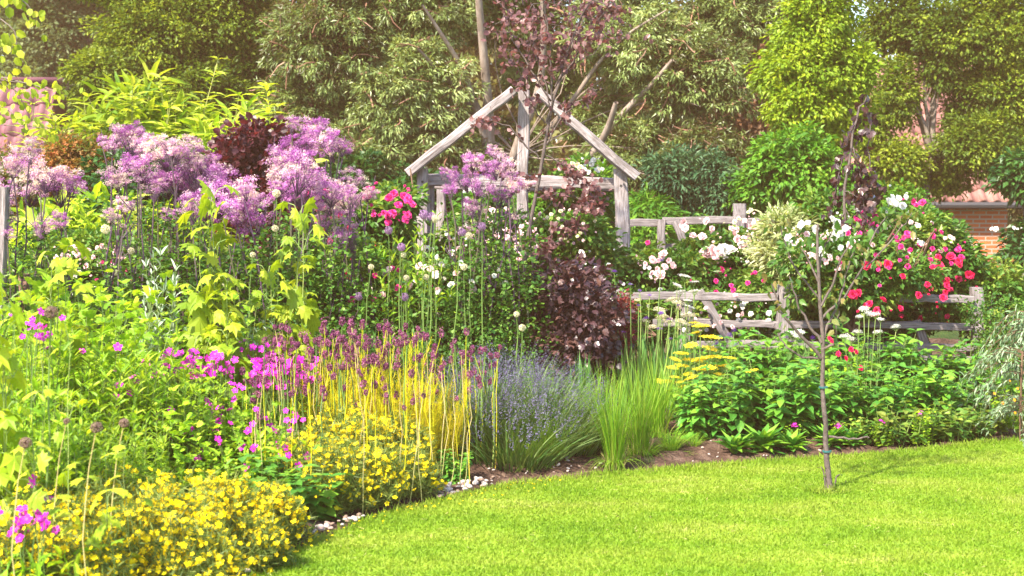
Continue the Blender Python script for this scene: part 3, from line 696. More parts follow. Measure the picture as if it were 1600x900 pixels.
tree('broadleaf_tree', 'tall light green tree with gaps in front of the tiled cottage roof', 'tree', 1425, 20.5, [(1420, -60, 90, 50, .4), (1560, -60, 90, 50, 0), (1400, 40, 60, 60, .4), (1490, 50, 75, 60, 0), (1570, 40, 80, 60, 0), (1400, 150, 38, 60, 0), (1500, 170, 28, 60, .2), (1560, 150, 60, 60, 0), (1530, 230, 75, 50, -.3), (1400, 260, 50, 50, -.2), (1600, 230, 60, 80, 0), (1470, 110, 30, 30, 0), (1480, 270, 36, 40, .1), (1360, 200, 30, 50, 0)],
     G_['bgreen'], T['quick'], .064, 2900, 38, .17, None, .4, 12, .07, 26)
tree('laurel_shrub', 'dark glossy shrub beside the brick cottage wall at the right edge', 'shrub', 1600, 17, [(1605, 275, 50, 34, 0), (1660, 300, 60, 60, 0), (1640, 400, 70, 60, 0), (1600, 410, 30, 30, .4)], G_['dark'], T['quick'], .095, 420, 30, .16, None, .5, 6, .06, 27, group=None)
tree('copper_tree', 'brownish copper-leaved tree between eucalyptus and yellow-green tree', 'tree', 1170, 25, [(1180, 60, 70, 70, 0), (1150, 170, 70, 70, 0), (1230, 10, 60, 60, .3)], G_['brownred'], T['quick'], .10, 650, 30, .24, None, .3, 8, .1, 28)
# woodland mass behind everything
mb = MB(); rg = np.random.default_rng(77)
blobs = [(x, 38 + rg.uniform(-3, 3), rg.uniform(2, 6.5), rg.uniform(2, 3.2), 1.6, rg.uniform(1.8, 2.8)) for x in np.linspace(-17, 17, 34)] + [(x, 33 + rg.uniform(-2, 2), rg.uniform(0, 2.2), 2, 1.4, 1.6) for x in np.linspace(-14, 13, 16)]
clumps(mb, rg, blobs, 6000, 20, T['quick'], .26, .55, .3, (.2, 1.05), .7)
o = link('woodland', mb.mesh('woodland', leafmat('wood_leaf', [(.05, .05, .015), (.09, .09, .022), (.14, .14, .035)], .3)), kind='stuff')  # leaf colours warmed towards brown to imitate the glow over the treetops
# under-storey shrubs
def shrub(name, label, px, d, blobs_px, leafm, tm, size, ncl, per=26, rc=.12, droop=.3, seed=0, group=None, tr=.03, twigm=None, cat='shrub', upn=.8, limbs=5):
    return tree(name, label, cat, px, d, blobs_px, leafm, tm, size, ncl, per, rc, twigm or G_['twig'], droop, limbs, tr, seed, group, crown_name='foliage', minz=.05, upn=upn)
shrub('laurel_shrub', 'dark green shrub under the eucalyptus, left of the arch', 590, 16.6, [(560, 290, 70, 45, 0), (650, 310, 60, 40, 0), (600, 370, 90, 60, 0), (500, 330, 60, 60, 0)], G_['dark'], T['quick'], .08, 650, seed=31)
shrub('climber_shrub', 'green leafy mass growing inside the arch', 880, 14.4, [(850, 330, 50, 40, 0), (910, 340, 55, 50, 0), (760, 340, 60, 40, .3), (860, 410, 80, 50, 0), (740, 420, 70, 60, .2), (930, 290, 30, 25, .2)], G_['broad'], T['quick'], .075, 800, seed=32)
shrub('golden_shrub', 'yellow-green shrub beside the right arch post', 1040, 16.6, [(1015, 330, 40, 22, 0), (1075, 345, 60, 20, .3), (1010, 380, 40, 50, -.3), (1060, 400, 60, 50, 0), (1130, 360, 40, 20, .2)], G_['broad'], T['lance'], .10, 620, seed=33, rc=.16)
shrub('conifer_shrub', 'blue-green dark conifer shrub below the eucalyptus, right of the arch', 1100, 16.8, [(1090, 280, 60, 45, 0), (1130, 310, 60, 40, 0), (1050, 270, 40, 35, 0)], leafmat('bluegreen', [(.03, .09, .035), (.06, .15, .065), (.14, .25, .11)], .25), T['quicklance'], .09, 420, seed=34)
shrub('hedge_shrub', 'mid-green shrub mass behind the rear fence', 1270, 17.2, [(1200, 340, 60, 30, 0), (1290, 350, 70, 40, 0), (1390, 330, 60, 40, 0), (1450, 380, 60, 40, .5)], G_['broad'], T['quick'], .07, 500, seed=35)
shrub('pyracantha_shrub', 'dark shrub with russet orange tips under the barn roof', 130, 13.6, [(100, 250, 50, 35, 0), (150, 260, 60, 45, 0), (210, 290, 60, 50, .2), (60, 330, 70, 60, .2), (180, 350, 90, 50, .1), (10, 300, 60, 60, .3)], G_['russet'], T['quick'], .055, 800, seed=36, rc=.1)
shrub('dark_shrub', 'very dark green shrub behind the lilac flower heads at left', 260, 13.0, [(240, 300, 110, 60, 0), (330, 330, 80, 70, 0), (200, 380, 110, 50, 0), (100, 380, 90, 60, .2)], G_['dark'], T['quick'], .07, 900, seed=37)
shrub('smoke_bush', 'dark red-leaved bush behind the lilac flower heads', 405, 12.6, [(400, 235, 55, 45, 0), (370, 280, 50, 50, 0), (440, 290, 60, 60, 0), (420, 370, 80, 60, 0), (480, 350, 60, 60, 0)], G_['copper'], T['round'], .06, 1000, per=18, seed=38, rc=.14, upn=.2)
shrub('smoke_bush', 'rounded purple-brown leaved bush just right of the arch centre', 885, 10.1, [(885, 450, 45, 38, 0), (845, 490, 36, 45, .1), (920, 492, 36, 42, -.1), (870, 535, 55, 45, 0), (925, 555, 38, 40, 0), (890, 595, 45, 45, 0)], G_['purple'], T['jag'], .05, 700, per=17, seed=39, rc=.16, upn=.2)
shrub('barberry_bush', 'small upright crimson barberry beside the purple bush', 962, 10.4, [(955, 500, 18, 30, 0), (965, 530, 26, 35, 0), (975, 480, 12, 20, 0)], leafmat('crimson_leaf', [(.10, .01, .02), (.22, .03, .04), (.32, .07, .05)], .35), T['quick'], .028, 300, per=20, rc=.06, seed=40)
# bamboo
def bamboo(label, px, d, top, n, seed, R_=.5):
    rg = np.random.default_rng(seed); b = G(px, d); H = W(px, top, d)[2]
    st, lf, tips, td = shoots(rg, n, R_, (H * .6, H * 1.02), .16, T['lance'], .27, 75, .3, .15, .5, .1, .008, 7, .05)
    t_ = thing('bamboo', label, 'bamboo', tuple(b), 'bamboo clumps at the back of the bed')
    s_ = d / F; clumps(lf, rg, [(0, 0, H * .72, R_ * 1.25, R_, H * .26), (R_ * .6, 0, H * .55, R_, R_, H * .3), (-R_ * .6, 0, H * .5, R_, R_, H * .3)], 150, 22, T['lance'], .22, .26, .25, (.4, 1.02), .6)
    link('canes', st.mesh('canes', G_['cane']), t_); link('leaves', lf.mesh('leaves', G_['bamboo']), t_); return t_
bamboo('tall bright lime bamboo clump rising in front of the olive tree', 225, 14.3, 122, 62, 51, .5)
bamboo('wide yellow-green bamboo clump left of the dark red bush', 330, 14.0, 160, 52, 52, .55)
bamboo('lower green bamboo clump under the barn roof corner', 150, 14.2, 190, 34, 53, .4)
bamboo('low leafy bamboo showing between the lilac stems', 250, 12.4, 330, 40, 54, .6)
bamboo('short bamboo with lime leaves near the left post', 120, 12.2, 310, 28, 55, .4)

# ================================================================== MEADOW RUE (lilac clouds)
def rue_head(seed, cream):
    rg = np.random.default_rng(seed); mb = MB()
    nb = 26; C = sphere_pts(rg, nb) * (rg.random((nb, 1)) ** .4) * [.85, .85, .8]; C[:, 2] += .1
    tone = np.clip(rg.normal(cream, .3, nb), 0, 1)
    for cc, tn in zip(C, tone):
        n = 84; rr_ = rg.uniform(.16, .34)
        q = sphere_pts(rg, n) * (rg.random((n, 1)) ** .5) * rr_ * [1, 1, .8] + cc
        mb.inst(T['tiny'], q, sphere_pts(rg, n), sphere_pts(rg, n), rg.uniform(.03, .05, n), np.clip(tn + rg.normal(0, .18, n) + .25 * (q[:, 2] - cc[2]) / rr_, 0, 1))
        mb.tube(curve_pts((0, 0, -1.1), cc, rg, 4, .08), np.linspace(.016, .006, 4), 3, .3, 1)
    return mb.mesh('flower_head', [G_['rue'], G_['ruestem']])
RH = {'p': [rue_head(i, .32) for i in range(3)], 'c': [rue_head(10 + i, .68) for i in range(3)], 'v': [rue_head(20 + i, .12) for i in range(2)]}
def meadow_rue(label, px, d, heads, seed, nleaf=1):
    rg = np.random.default_rng(seed + 77); heads = list(heads) + [(hx + rg.normal() * hr * .8, hy + rg.normal() * hr * .6 + 6, hr * rg.uniform(.3, .6), 'pcv'[rg.integers(3)]) for (hx, hy, hr, k) in heads if rg.random() < .75]
    rg = np.random.default_rng(seed); b = G(px, d)
    t_ = thing('meadow_rue', label, 'meadow rue', tuple(b), 'lilac meadow rue plants')
    st = MB(); lf = MB()
    for (hx, hy, hr, kind) in heads:
        dd = rg.uniform(-.25, .25); q = W(hx, hy, d + dd) - b; s_ = hr * (d + dd) / F
        base = np.array([rg.normal() * .12 + q[0] * .35, dd * .5, 0])
        P = curve_pts(base, q - UP * s_ * 1.0, rg, 8, .05); st.tube(P, np.linspace(.0075, .0045, 8), 5, rg.random())
        for k in range(5):   # side sprigs
            i0 = rg.integers(4, 8); e = P[i0] + (sphere_pts(rg, 1)[0] * [.8, .8, .3] + UP * .9) * rg.uniform(.08, .2); st.tube([P[i0], e], [.003, .0015], 3, .3)
        o = link('flower_head', RH[kind][rg.integers(len(RH[kind]))], t_); o.location = q; o.scale = (s_ * rg.uniform(1.1, 1.4), s_ * 1.2, s_ * rg.uniform(.8, 1.15)); o.rotation_euler = (rg.normal() * .25, rg.normal() * .25, rg.uniform(0, 6))
        for k in range(16):   # ferny leaves on the stem
            f = rg.uniform(.12, .8) * 7; i0 = int(f); pp = P[i0] * (1 - f + i0) + P[min(7, i0 + 1)] * (f - i0)
            di = sphere_pts(rg, 1)[0] * [1, 1, .2] + UP * .3; n = 16
            q2 = pp + di * rg.uniform(.03, .28, (n, 1)) + rg.normal(size=(n, 3)) * .03
            lf.inst(T['round'], q2, di + rg.normal(size=(n, 3)) * .5, UP + rg.normal(size=(n, 3)) * .3, rg.uniform(.022, .04, n), rg.random(n))
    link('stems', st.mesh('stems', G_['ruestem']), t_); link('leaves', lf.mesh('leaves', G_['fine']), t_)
    return t_
meadow_rue('faded cream-lilac meadow rue at the left edge beside the pale post', 5, 9.0, [(-8, 300, 40, 'c'), (20, 250, 26, 'c'), (0, 345, 26, 'c'), (45, 235, 20, 'c')], 1)
meadow_rue('pale lilac meadow rue under the pink barn roof', 75, 9.6, [(70, 270, 38, 'c'), (100, 290, 34, 'p'), (50, 295, 30, 'c'), (68, 352, 20, 'c'), (95, 345, 18, 'v')], 2)
meadow_rue('thin meadow rue with one high lilac head under the bamboo', 200, 10.4, [(200, 215, 32, 'p'), (215, 235, 20, 'p'), (175, 225, 20, 'p')], 3)
meadow_rue('low meadow rue with two small pale heads at left', 185, 9.4, [(195, 322, 17, 'c'), (175, 337, 16, 'c')], 4)
meadow_rue('lilac meadow rue with wide cloud left of centre bamboo', 235, 10, [(185, 275, 28, 'c'), (220, 262, 34, 'p'), (250, 235, 32, 'c'), (265, 285, 30, 'p'), (240, 290, 26, 'p')], 5)
meadow_rue('big lilac meadow rue cloud in front of the bamboo', 285, 9.8, [(280, 230, 36, 'c'), (300, 262, 40, 'p'), (280, 280, 34, 'v'), (320, 290, 36, 'p'), (266, 335, 14, 'v')], 6)
meadow_rue('sloping lilac meadow rue cloud below the dark red bush', 350, 9.6, [(345, 285, 30, 'v'), (350, 315, 36, 'p'), (385, 305, 34, 'c'), (395, 335, 34, 'v'), (330, 330, 24, 'v'), (300, 320, 26, 'p')], 7)
meadow_rue('tall lilac meadow rue above the dark red bush', 470, 10.2, [(485, 205, 32, 'p'), (470, 225, 28, 'v'), (510, 222, 28, 'p'), (535, 232, 16, 'v'), (445, 245, 28, 'p')], 8)
meadow_rue('lilac meadow rue directly right of the dark red bush', 465, 9.7, [(440, 272, 36, 'c'), (470, 265, 36, 'p'), (490, 295, 34, 'p'), (455, 300, 30, 'v'), (520, 300, 24, 'p')], 9)
meadow_rue('cream-tipped meadow rue beside the crimson roses', 540, 9.9, [(550, 280, 22, 'c'), (535, 308, 32, 'c'), (575, 300, 18, 'c'), (525, 345, 26, 'p'), (540, 372, 24, 'p'), (510, 320, 20, 'c')], 10)
meadow_rue('lilac meadow rue in front of the arch beam', 735, 10.0, [(738, 250, 20, 'p'), (768, 258, 24, 'p'), (722, 278, 22, 'v'), (752, 288, 24, 'v'), (792, 262, 18, 'c'), (738, 325, 17, 'p'), (705, 296, 12, 'v')], 11)
meadow_rue('cream and lilac meadow rue at the arch centre post', 800, 9.9, [(800, 285, 22, 'c'), (822, 287, 15, 'c'), (785, 306, 18, 'v'), (798, 342, 14, 'p'), (735, 360, 16, 'c'), (772, 235, 12, 'c')], 12)

# ================================================================== ROSES
def rose_bush(label, px, d, blobs_px, flowers, size, seed, ncl=380, leafm=None, cat='rose bush', leafsize=.06, extra=None, group='rose bushes'):
    """flowers: (kind, n, cx, cy, rx, ry) regions where the blooms sit, or explicit points"""
    size *= .8
    t_ = shrub('rose_bush', label, px, d, blobs_px, leafm or G_['rosele'], T['quick'], leafsize, ncl, seed=seed, group=group, cat=cat, rc=.11)
    rg = np.random.default_rng(seed + 500); b = np.array(t_.location)
    for fl in flowers:
        kind, n, cx, cy, rx, ry = fl[:6]; fs = fl[6] * .72 if len(fl) > 6 else size; n = n if n < 4 else int(n * 1.3)
        a = rg.uniform(0, 2 * math.pi, n); rr_ = np.sqrt(rg.random(n)); X = cx + rr_ * np.cos(a) * rx; Y = cy + rr_ * np.sin(a) * ry
        dd = -.3 - .4 * rg.random(n)
        P = [W(x, y, d + e) - b for x, y, e in zip(X, Y, dd)]
        N = [unit(np.array([rg.normal() * .5, -1 + rg.normal() * .3, .5 + rg.normal() * .3])) for _ in range(n)]
        put_flowers(t_, 'rose', kind, P, N, fs * np.exp(rg.normal() * .12), rg)
        nb_ = int(n * .7); a = rg.uniform(0, 6.28, nb_)   # small buds and half-open blooms scattered round the cluster
        Pb = [W(cx + math.cos(t) * (rx + 14) * rg.random() ** .5, cy + math.sin(t) * (ry + 10) * rg.random() ** .5, d - .35 * rg.random() - .25) - b for t in a]
        put_flowers(t_, 'bud', kind, Pb, [unit(rg.normal(size=3) * .5 + [0, -.6, .8]) for _ in a], fs * .42, rg)
    return t_
rose_bush('crimson rose bush left of the arch with clustered blooms', 600, 11.4, [(610, 330, 45, 40, 0), (560, 350, 40, 40, 0), (590, 390, 50, 40, 0), (540, 400, 50, 40, 0)],
          [('hotpink', 9, 625, 320, 22, 22, .042), ('hotpink', 7, 612, 338, 30, 12, .042), ('hotpink', 4, 580, 305, 12, 12, .042), ('red', 6, 520, 350, 30, 25, .038), ('hotpink', 6, 500, 310, 30, 20, .03), ('hotpink', 5, 570, 438, 14, 12, .055), ('red', 6, 540, 400, 50, 50, .025)], .04, 101)
rose_bush('mixed pink rose bush between the lilac stems at left', 150, 11.0, [(140, 400, 70, 35, 0), (220, 420, 60, 40, 0), (80, 440, 70, 40, 0)], [('pink', 20, 140, 400, 55, 22, .03), ('hotpink', 7, 190, 430, 60, 30, .026), ('white', 7, 110, 440, 70, 40, .026)], .03, 102)
rose_bush('low rose bush with small cerise blooms in the left middle', 300, 10.8, [(280, 420, 60, 35, 0), (350, 430, 60, 40, 0), (400, 460, 60, 40, 0)], [('hotpink', 10, 300, 410, 70, 30, .025), ('pink', 10, 300, 430, 80, 40, .026), ('white', 6, 380, 450, 60, 40, .022)], .03, 103)
rose_bush('pale pink rose bush inside the arch beside the centre post', 765, 12.0, [(750, 370, 60, 35, 0), (800, 390, 60, 50, 0), (720, 420, 60, 50, 0)], [('pink', 26, 770, 370, 70, 50, .03), ('white', 16, 740, 400, 80, 60, .028), ('white', 5, 735, 310, 20, 18, .032)], .03, 104, ncl=450)
rose_bush('blush rose bush with brownish buds under the purple tree', 860, 12.2, [(850, 370, 40, 30, 0), (900, 370, 50, 40, 0), (870, 420, 60, 40, 0), (940, 400, 30, 50, 0)], [('pink', 16, 860, 360, 60, 40, .026), ('white', 8, 930, 420, 40, 40, .03), ('cream', 10, 900, 350, 50, 30, .02)], .03, 105)
rose_bush('rose bush climbing behind the arch beam with white blooms', 910, 13.6, [(910, 275, 30, 22, 0), (880, 300, 30, 25, 0), (930, 330, 25, 40, 0)], [('white', 6, 925, 262, 18, 14, .04), ('cream', 5, 895, 262, 14, 10, .03)], .03, 106, ncl=150)
rose_bush('rose bush with peach blooms behind the white flower plates', 1030, 12.3, [(1010, 420, 40, 40, 0), (1060, 430, 50, 40, 0), (1000, 470, 60, 40, 0), (1100, 460, 60, 40, 0)], [('pink', 14, 1030, 415, 30, 22, .036), ('white', 8, 1000, 450, 40, 40, .026), ('hotpink', 1, 1011, 380, 2, 2, .05), ('pink', 8, 1120, 500, 60, 20, .026)], .03, 107)
rose_bush('tall rose bush with big blush clusters between the two fences', 1140, 12.8, [(1110, 398, 60, 26, 0), (1160, 392, 60, 30, 0), (1130, 430, 80, 40, 0), (1200, 420, 50, 50, 0)], [('pink', 10, 1110, 395, 14, 8, .045), ('white', 10, 1130, 393, 20, 8, .045), ('pink', 20, 1175, 365, 40, 22, .035), ('white', 26, 1225, 375, 70, 35, .036), ('cream', 26, 1200, 350, 60, 25, .034), ('pink', 16, 1290, 350, 50, 25, .032), ('pink', 8, 1110, 470, 60, 30, .03), ('pink', 6, 1090, 358, 40, 14, .03), ('hotpink', 4, 1115, 425, 20, 8, .045), ('hotpink', 2, 1090, 445, 10, 8, .035), ('white', 8, 1190, 390, 40, 30, .03)], .035, 108, ncl=500)
rose_bush('tall red and cerise rose bush above the right fence', 1420, 11.9, [(1380, 370, 50, 40, 0), (1430, 380, 60, 45, 0), (1480, 410, 55, 45, 0), (1400, 440, 70, 50, 0), (1470, 470, 60, 40, 0), (1390, 500, 60, 40, 0)],
          [('hotpink', 10, 1352, 338, 16, 12, .036), ('hotpink', 20, 1430, 390, 80, 35, .032), ('pink', 14, 1440, 385, 80, 40, .03), ('red', 16, 1420, 420, 100, 50, .04), ('red', 9, 1390, 440, 30, 30, .048), ('red', 14, 1440, 460, 80, 50, .034), ('red', 1, 1479, 437, 2, 2, .05), ('white', 7, 1400, 312, 20, 16, .042), ('hotpink', 3, 1435, 318, 12, 8, .035), ('white', 8, 1400, 370, 50, 30, .028)], .035, 109, ncl=900)
rose_bush('small bronze-tipped rose shrub in front of the brick wall', 1520, 12.6, [(1515, 425, 40, 20, 0), (1550, 445, 40, 28, 0), (1500, 440, 40, 40, 0)], [('white', 3, 1560, 355, 30, 14, .03), ('red', 4, 1520, 430, 40, 30, .022)], .03, 110, leafm=G_['russet'], leafsize=.045, ncl=260)
rose_bush('rose bush with coral-pink blooms among the tall allium stems', 650, 10.4, [(640, 460, 60, 30, 0), (720, 440, 60, 30, 0), (560, 470, 50, 30, 0), (600, 430, 40, 30, 0)], [('pink', 14, 650, 450, 90, 36, .032), ('hotpink', 9, 600, 455, 90, 40, .032), ('white', 12, 730, 430, 70, 40, .028), ('red', 5, 560, 470, 50, 30, .028)], .03, 113, ncl=300)
# cream-variegated willow
shrub('variegated_willow', 'cream and green variegated bush behind the young tree', 1225, 12.0, [(1225, 355, 28, 24, 0), (1215, 395, 35, 30, 0), (1245, 430, 40, 40, 0)],
      leafmat('variegated', [(.16, .26, .05), (.45, .50, .24), (.72, .70, .50)], .4), T['lance'], .07, 420, per=24, seed=61, droop=-.3)
rose_bush('rose sprays spilling over the right fence around the young tree', 1330, 11.05, [(1300, 450, 60, 30, 0), (1350, 460, 40, 30, 0), (1410, 430, 50, 28, 0), (1270, 400, 50, 30, 0), (1350, 400, 60, 40, 0)],
          [('red', 14, 1400, 450, 80, 50, .034), ('pink', 16, 1300, 390, 70, 30, .032), ('white', 16, 1290, 370, 60, 30, .03), ('hotpink', 12, 1360, 400, 70, 50, .03)], .03, 111, ncl=420, leafsize=.055)
rose_bush('low pale pink roses behind the rails of the left fence bay', 1120, 11.9, [(1080, 490, 60, 40, 0), (1150, 500, 60, 40, 0), (1000, 500, 40, 40, 0), (1190, 460, 40, 40, 0)], [('pink', 22, 1120, 490, 90, 36, .026), ('white', 14, 1140, 500, 80, 36, .026), ('hotpink', 8, 1150, 440, 60, 30, .03)], .03, 112, ncl=380)
shrub('dense_shrub', 'green shrub filling behind the fence under the red roses', 1420, 11.8, [(1260, 480, 60, 60, 0), (1340, 490, 60, 50, 0), (1320, 400, 60, 60, .2), (1290, 350, 50, 40, .3), (1560, 480, 50, 70, 0)], G_['rosele'], T['quick'], .06, 750, seed=62)

# ================================================================== PURPLE TREES
t_ = thing('copper_tree', 'thin purple-leaved tree growing up through the arch', 'tree', tuple(G(800, 11.6)), 'purple-leaved trees')
rg = np.random.default_rng(71); b = np.array(t_.location); mb = MB(); lf = MB()
def pixcurve(pts, d, n=14, jit=.0, dd=(0, 0)):
    P = np.array([W(x, y, d) for x, y in pts]); P[:, 1] += np.linspace(dd[0], dd[1], len(P)); tt = np.linspace(0, len(P) - 1, n)
    Q = np.stack([np.interp(tt, range(len(P)), P[:, k]) for k in range(3)], 1); Q = (np.vstack([Q[:1], Q[:-1]]) + Q * 2 + np.vstack([Q[1:], Q[-1:]])) / 4
    return Q + rg.normal(size=Q.shape) * jit
brs = [([(800, 640), (806, 520), (822, 400), (838, 290), (856, 200), (872, 130), (890, 60), (930, -10)], .022, .006), ([(856, 200), (862, 150), (860, 80), (850, 20), (840, -20)], .010, .004), ([(872, 130), (900, 90), (930, 40), (950, 10)], .009, .003),
       ([(850, 230), (880, 180), (915, 150), (935, 140)], .007, .003), ([(838, 290), (810, 270), (770, 262), (735, 270)], .008, .003), ([(862, 160), (830, 110), (800, 60), (790, 10)], .008, .003), ([(845, 250), (800, 200), (770, 190), (745, 200)], .008, .003),
       ([(850, 240), (900, 270), (930, 300), (945, 330)], .007, .002), ([(835, 310), (870, 300), (905, 310), (925, 330)], .006, .002), ([(822, 400), (850, 380), (880, 350), (905, 350)], .006, .002), ([(865, 140), (900, 60), (915, 20), (925, -10)], .007, .003), ([(856, 200), (820, 150), (810, 110), (790, 80)], .006, .003),
       ([(860, 170), (840, 90), (830, 40), (835, 0)], .006, .003), ([(880, 110), (930, 80), (960, 30)], .006, .002), ([(815, 580), (850, 470), (880, 440), (905, 436)], .007, .002)]
ends = []
for pts, r0, r1 in brs:
    dd = (0, rg.uniform(-.35, .35)) if r0 < .02 else (0, 0)
    Q = pixcurve(pts, 11.6, 16, .008, dd) - b; mb.tube(Q, np.linspace(r0, r1, 16), 6)
    if r0 < .02: ends.append(Q[3:])
    else: ends.append(Q[10:])
E = np.concatenate(ends)
for e in E[rg.integers(0, len(E), 300)]:
    if 1.9 < e[2] < 2.75 and rg.random() < .55: continue
    tip = e + (sphere_pts(rg, 1)[0] * [1.1, 1, .7]) * (rg.uniform(.08, .45) if e[2] > 2.75 else rg.uniform(.05, .16)); mb.tube([e, tip], [.0035, .0015], 3)
    n = 7; q = e + (tip - e) * rg.uniform(.2, 1.1, (n, 1)) + rg.normal(size=(n, 3)) * .025
    lf.inst(T['round'], q, rg.normal(size=(n, 3)) - UP * .5, rg.normal(size=(n, 3)) + UP * .5, rg.uniform(.035, .06, n), rg.random(n))
link('trunk', mb.mesh('trunk', G_['youngbark'], True), t_)
link('crown', lf.mesh('crown', leafmat('plum_leaf', [(.09, .035, .04), (.18, .085, .09), (.32, .19, .18)], .42, .4, .5, (1.4, .75, .65))), t_)
# weeping beech
t_ = thing('weeping_beech', 'narrow weeping purple beech above the red roses', 'tree', tuple(G(1350, 11.2)), 'purple-leaved trees')
b = np.array(t_.location); mb = MB(); lf = MB()
brs = [([(1330, 640), (1322, 520), (1318, 400), (1322, 300), (1330, 230), (1340, 170), (1352, 150)], .018, .006), ([(1340, 170), (1335, 200), (1322, 240), (1312, 290), (1308, 340)], .006, .003), ([(1352, 150), (1362, 200), (1358, 250), (1368, 290), (1374, 300)], .006, .003),
       ([(1330, 225), (1348, 270), (1352, 330), (1346, 380)], .006, .003), ([(1330, 230), (1352, 290), (1360, 330)], .005, .003), ([(1322, 320), (1340, 400), (1360, 450), (1390, 510)], .006, .003), ([(1320, 330), (1300, 400), (1296, 450)], .006, .003), ([(1340, 400), (1370, 440), (1390, 480)], .005, .002), ([(1322, 300), (1345, 310), (1355, 360)], .005, .002),
       ([(1320, 430), (1350, 480), (1395, 545)], .006, .002)]
ends = []
for pts, r0, r1 in brs:
    Q = pixcurve(pts, 11.2, 16, .008, (0, rg.uniform(-.2, .2) if r0 < .01 else 0)) - b; mb.tube(Q, np.linspace(r0, r1, 16), 6); ends.append(Q[2:] if r0 < .01 else Q[11:])
E = np.concatenate(ends); n = 560; q = E[rg.integers(0, len(E), n)] + rg.normal(size=(n, 3)) * .035
lf.inst(T['jag'], q, rg.normal(size=(n, 3)) * .5 - UP * .9, rg.normal(size=(n, 3)) + UP * .2, rg.uniform(.045, .075, n), rg.random(n))
link('trunk', mb.mesh('trunk', G_['youngbark'], True), t_); link('crown', lf.mesh('crown', G_['purple']), t_)

# ================================================================== YOUNG TREE ON THE LAWN
DS = 7.5
t_ = thing('young_tree', 'slender young tree with a bare staked trunk standing on the lawn', 'tree', tuple(G(1296, DS)))
b = np.array(t_.location); b[2] = .0; t_.location = b
def flatpix(pts, d=DS): return pts
mb = MB(); lf = MB()
trk = pixcurve([(1297, 778), (1295, 745), (1290, 700), (1290, 660), (1284, 610), (1287, 540), (1280, 460), (1278, 400), (1277, 345)], DS, 26, .0015) - b
mb.tube(trk, np.concatenate([[.040, .028], np.linspace(.0165, .0065, 24)]), 10)
ends = []
for pts, r0, r1 in [([(1284, 560), (1262, 535), (1235, 510), (1212, 480), (1205, 440)], .011, .004), ([(1284, 535), (1262, 505), (1245, 470), (1235, 430)], .009, .003), ([(1285, 530), (1300, 500), (1316, 470), (1330, 430), (1345, 390)], .009, .003), ([(1282, 480), (1300, 440), (1310, 400), (1340, 350)], .008, .003),
                    ([(1280, 440), (1262, 400), (1250, 380)], .006, .003), ([(1284, 545), (1305, 535), (1300, 510), (1304, 480)], .009, .003), ([(1282, 500), (1320, 470), (1350, 430), (1370, 370), (1400, 335)], .008, .003), ([(1279, 420), (1290, 390), (1310, 360)], .006, .003), ([(1286, 560), (1250, 560), (1225, 535), (1212, 505)], .007, .003),
                    ([(1282, 470), (1240, 420), (1222, 370), (1218, 350)], .006, .003), ([(1350, 420), (1390, 380), (1430, 330)], .006, .002)]:
    Q = pixcurve(pts, DS, 12, .004, (0, rg.uniform(-.2, .2))) - b; mb.tube(Q, np.linspace(r0, r1, 12), 6); ends.append(Q[3:])
Q = pixcurve([(1294, 683), (1312, 684), (1330, 687), (1346, 684), (1360, 682)], DS, 10, .003) - b; mb.tube(Q, np.linspace(.008, .004, 10), 6)
for pts in ([(1300, 770), (1306, 755), (1304, 745), (1314, 740)], [(1290, 770), (1288, 740), (1282, 728)]):
    Q = pixcurve(pts, DS, 8, .002) - b; mb.tube(Q, np.linspace(.006, .003, 8), 5)
    lf.inst(T['quick'], Q + rg.normal(size=Q.shape) * .006, rg.normal(size=Q.shape), rg.normal(size=Q.shape) + UP, .02, rg.random(len(Q)))
E = np.concatenate([e[3:] for e in ends]); n = 230; q = E[rg.integers(0, len(E), n)] + rg.normal(size=(n, 3)) * .035
lf.inst(T['ovate'], q, rg.normal(size=(n, 3)) * .7 - UP * .5, rg.normal(size=(n, 3)) + UP * .6, rg.uniform(.035, .065, n), rg.random(n))
r2 = np.random.default_rng(4); ng = 500; a_ = r2.uniform(0, 6.28, ng); rr2 = r2.uniform(.02, .13, ng); gl = MB()
gl.inst(T['blade'], np.stack([np.cos(a_) * rr2, np.sin(a_) * rr2 * .8, np.full(ng, .0)], 1), r2.normal(size=(ng, 3)) * .45 + UP, r2.normal(size=(ng, 3)), r2.uniform(.025, .065, ng), r2.random(ng), 0, .12)
gt = link('grass', gl.mesh('grass_ring', M_blade), None, tuple(b), 'stuff')
link('trunk', mb.mesh('trunk', G_['youngbark'], True), t_)
link('crown', lf.mesh('crown', leafmat('apple_leaf', [(.05, .13, .02), (.11, .22, .04), (.26, .20, .07)], .38, .4)), t_)
M_tie = plain('teal_tie', (.015, .10, .10), .5)
for py in (605, 705):
    q = np.array([W({605: 1286.5, 705: 1292}[py], py, DS)]) - b; me = MB(); me.tube([q[0] - UP * .004, q[0] + UP * .004], .0245, 12, cap=True); link('tie', me.mesh('tie', M_tie), t_)

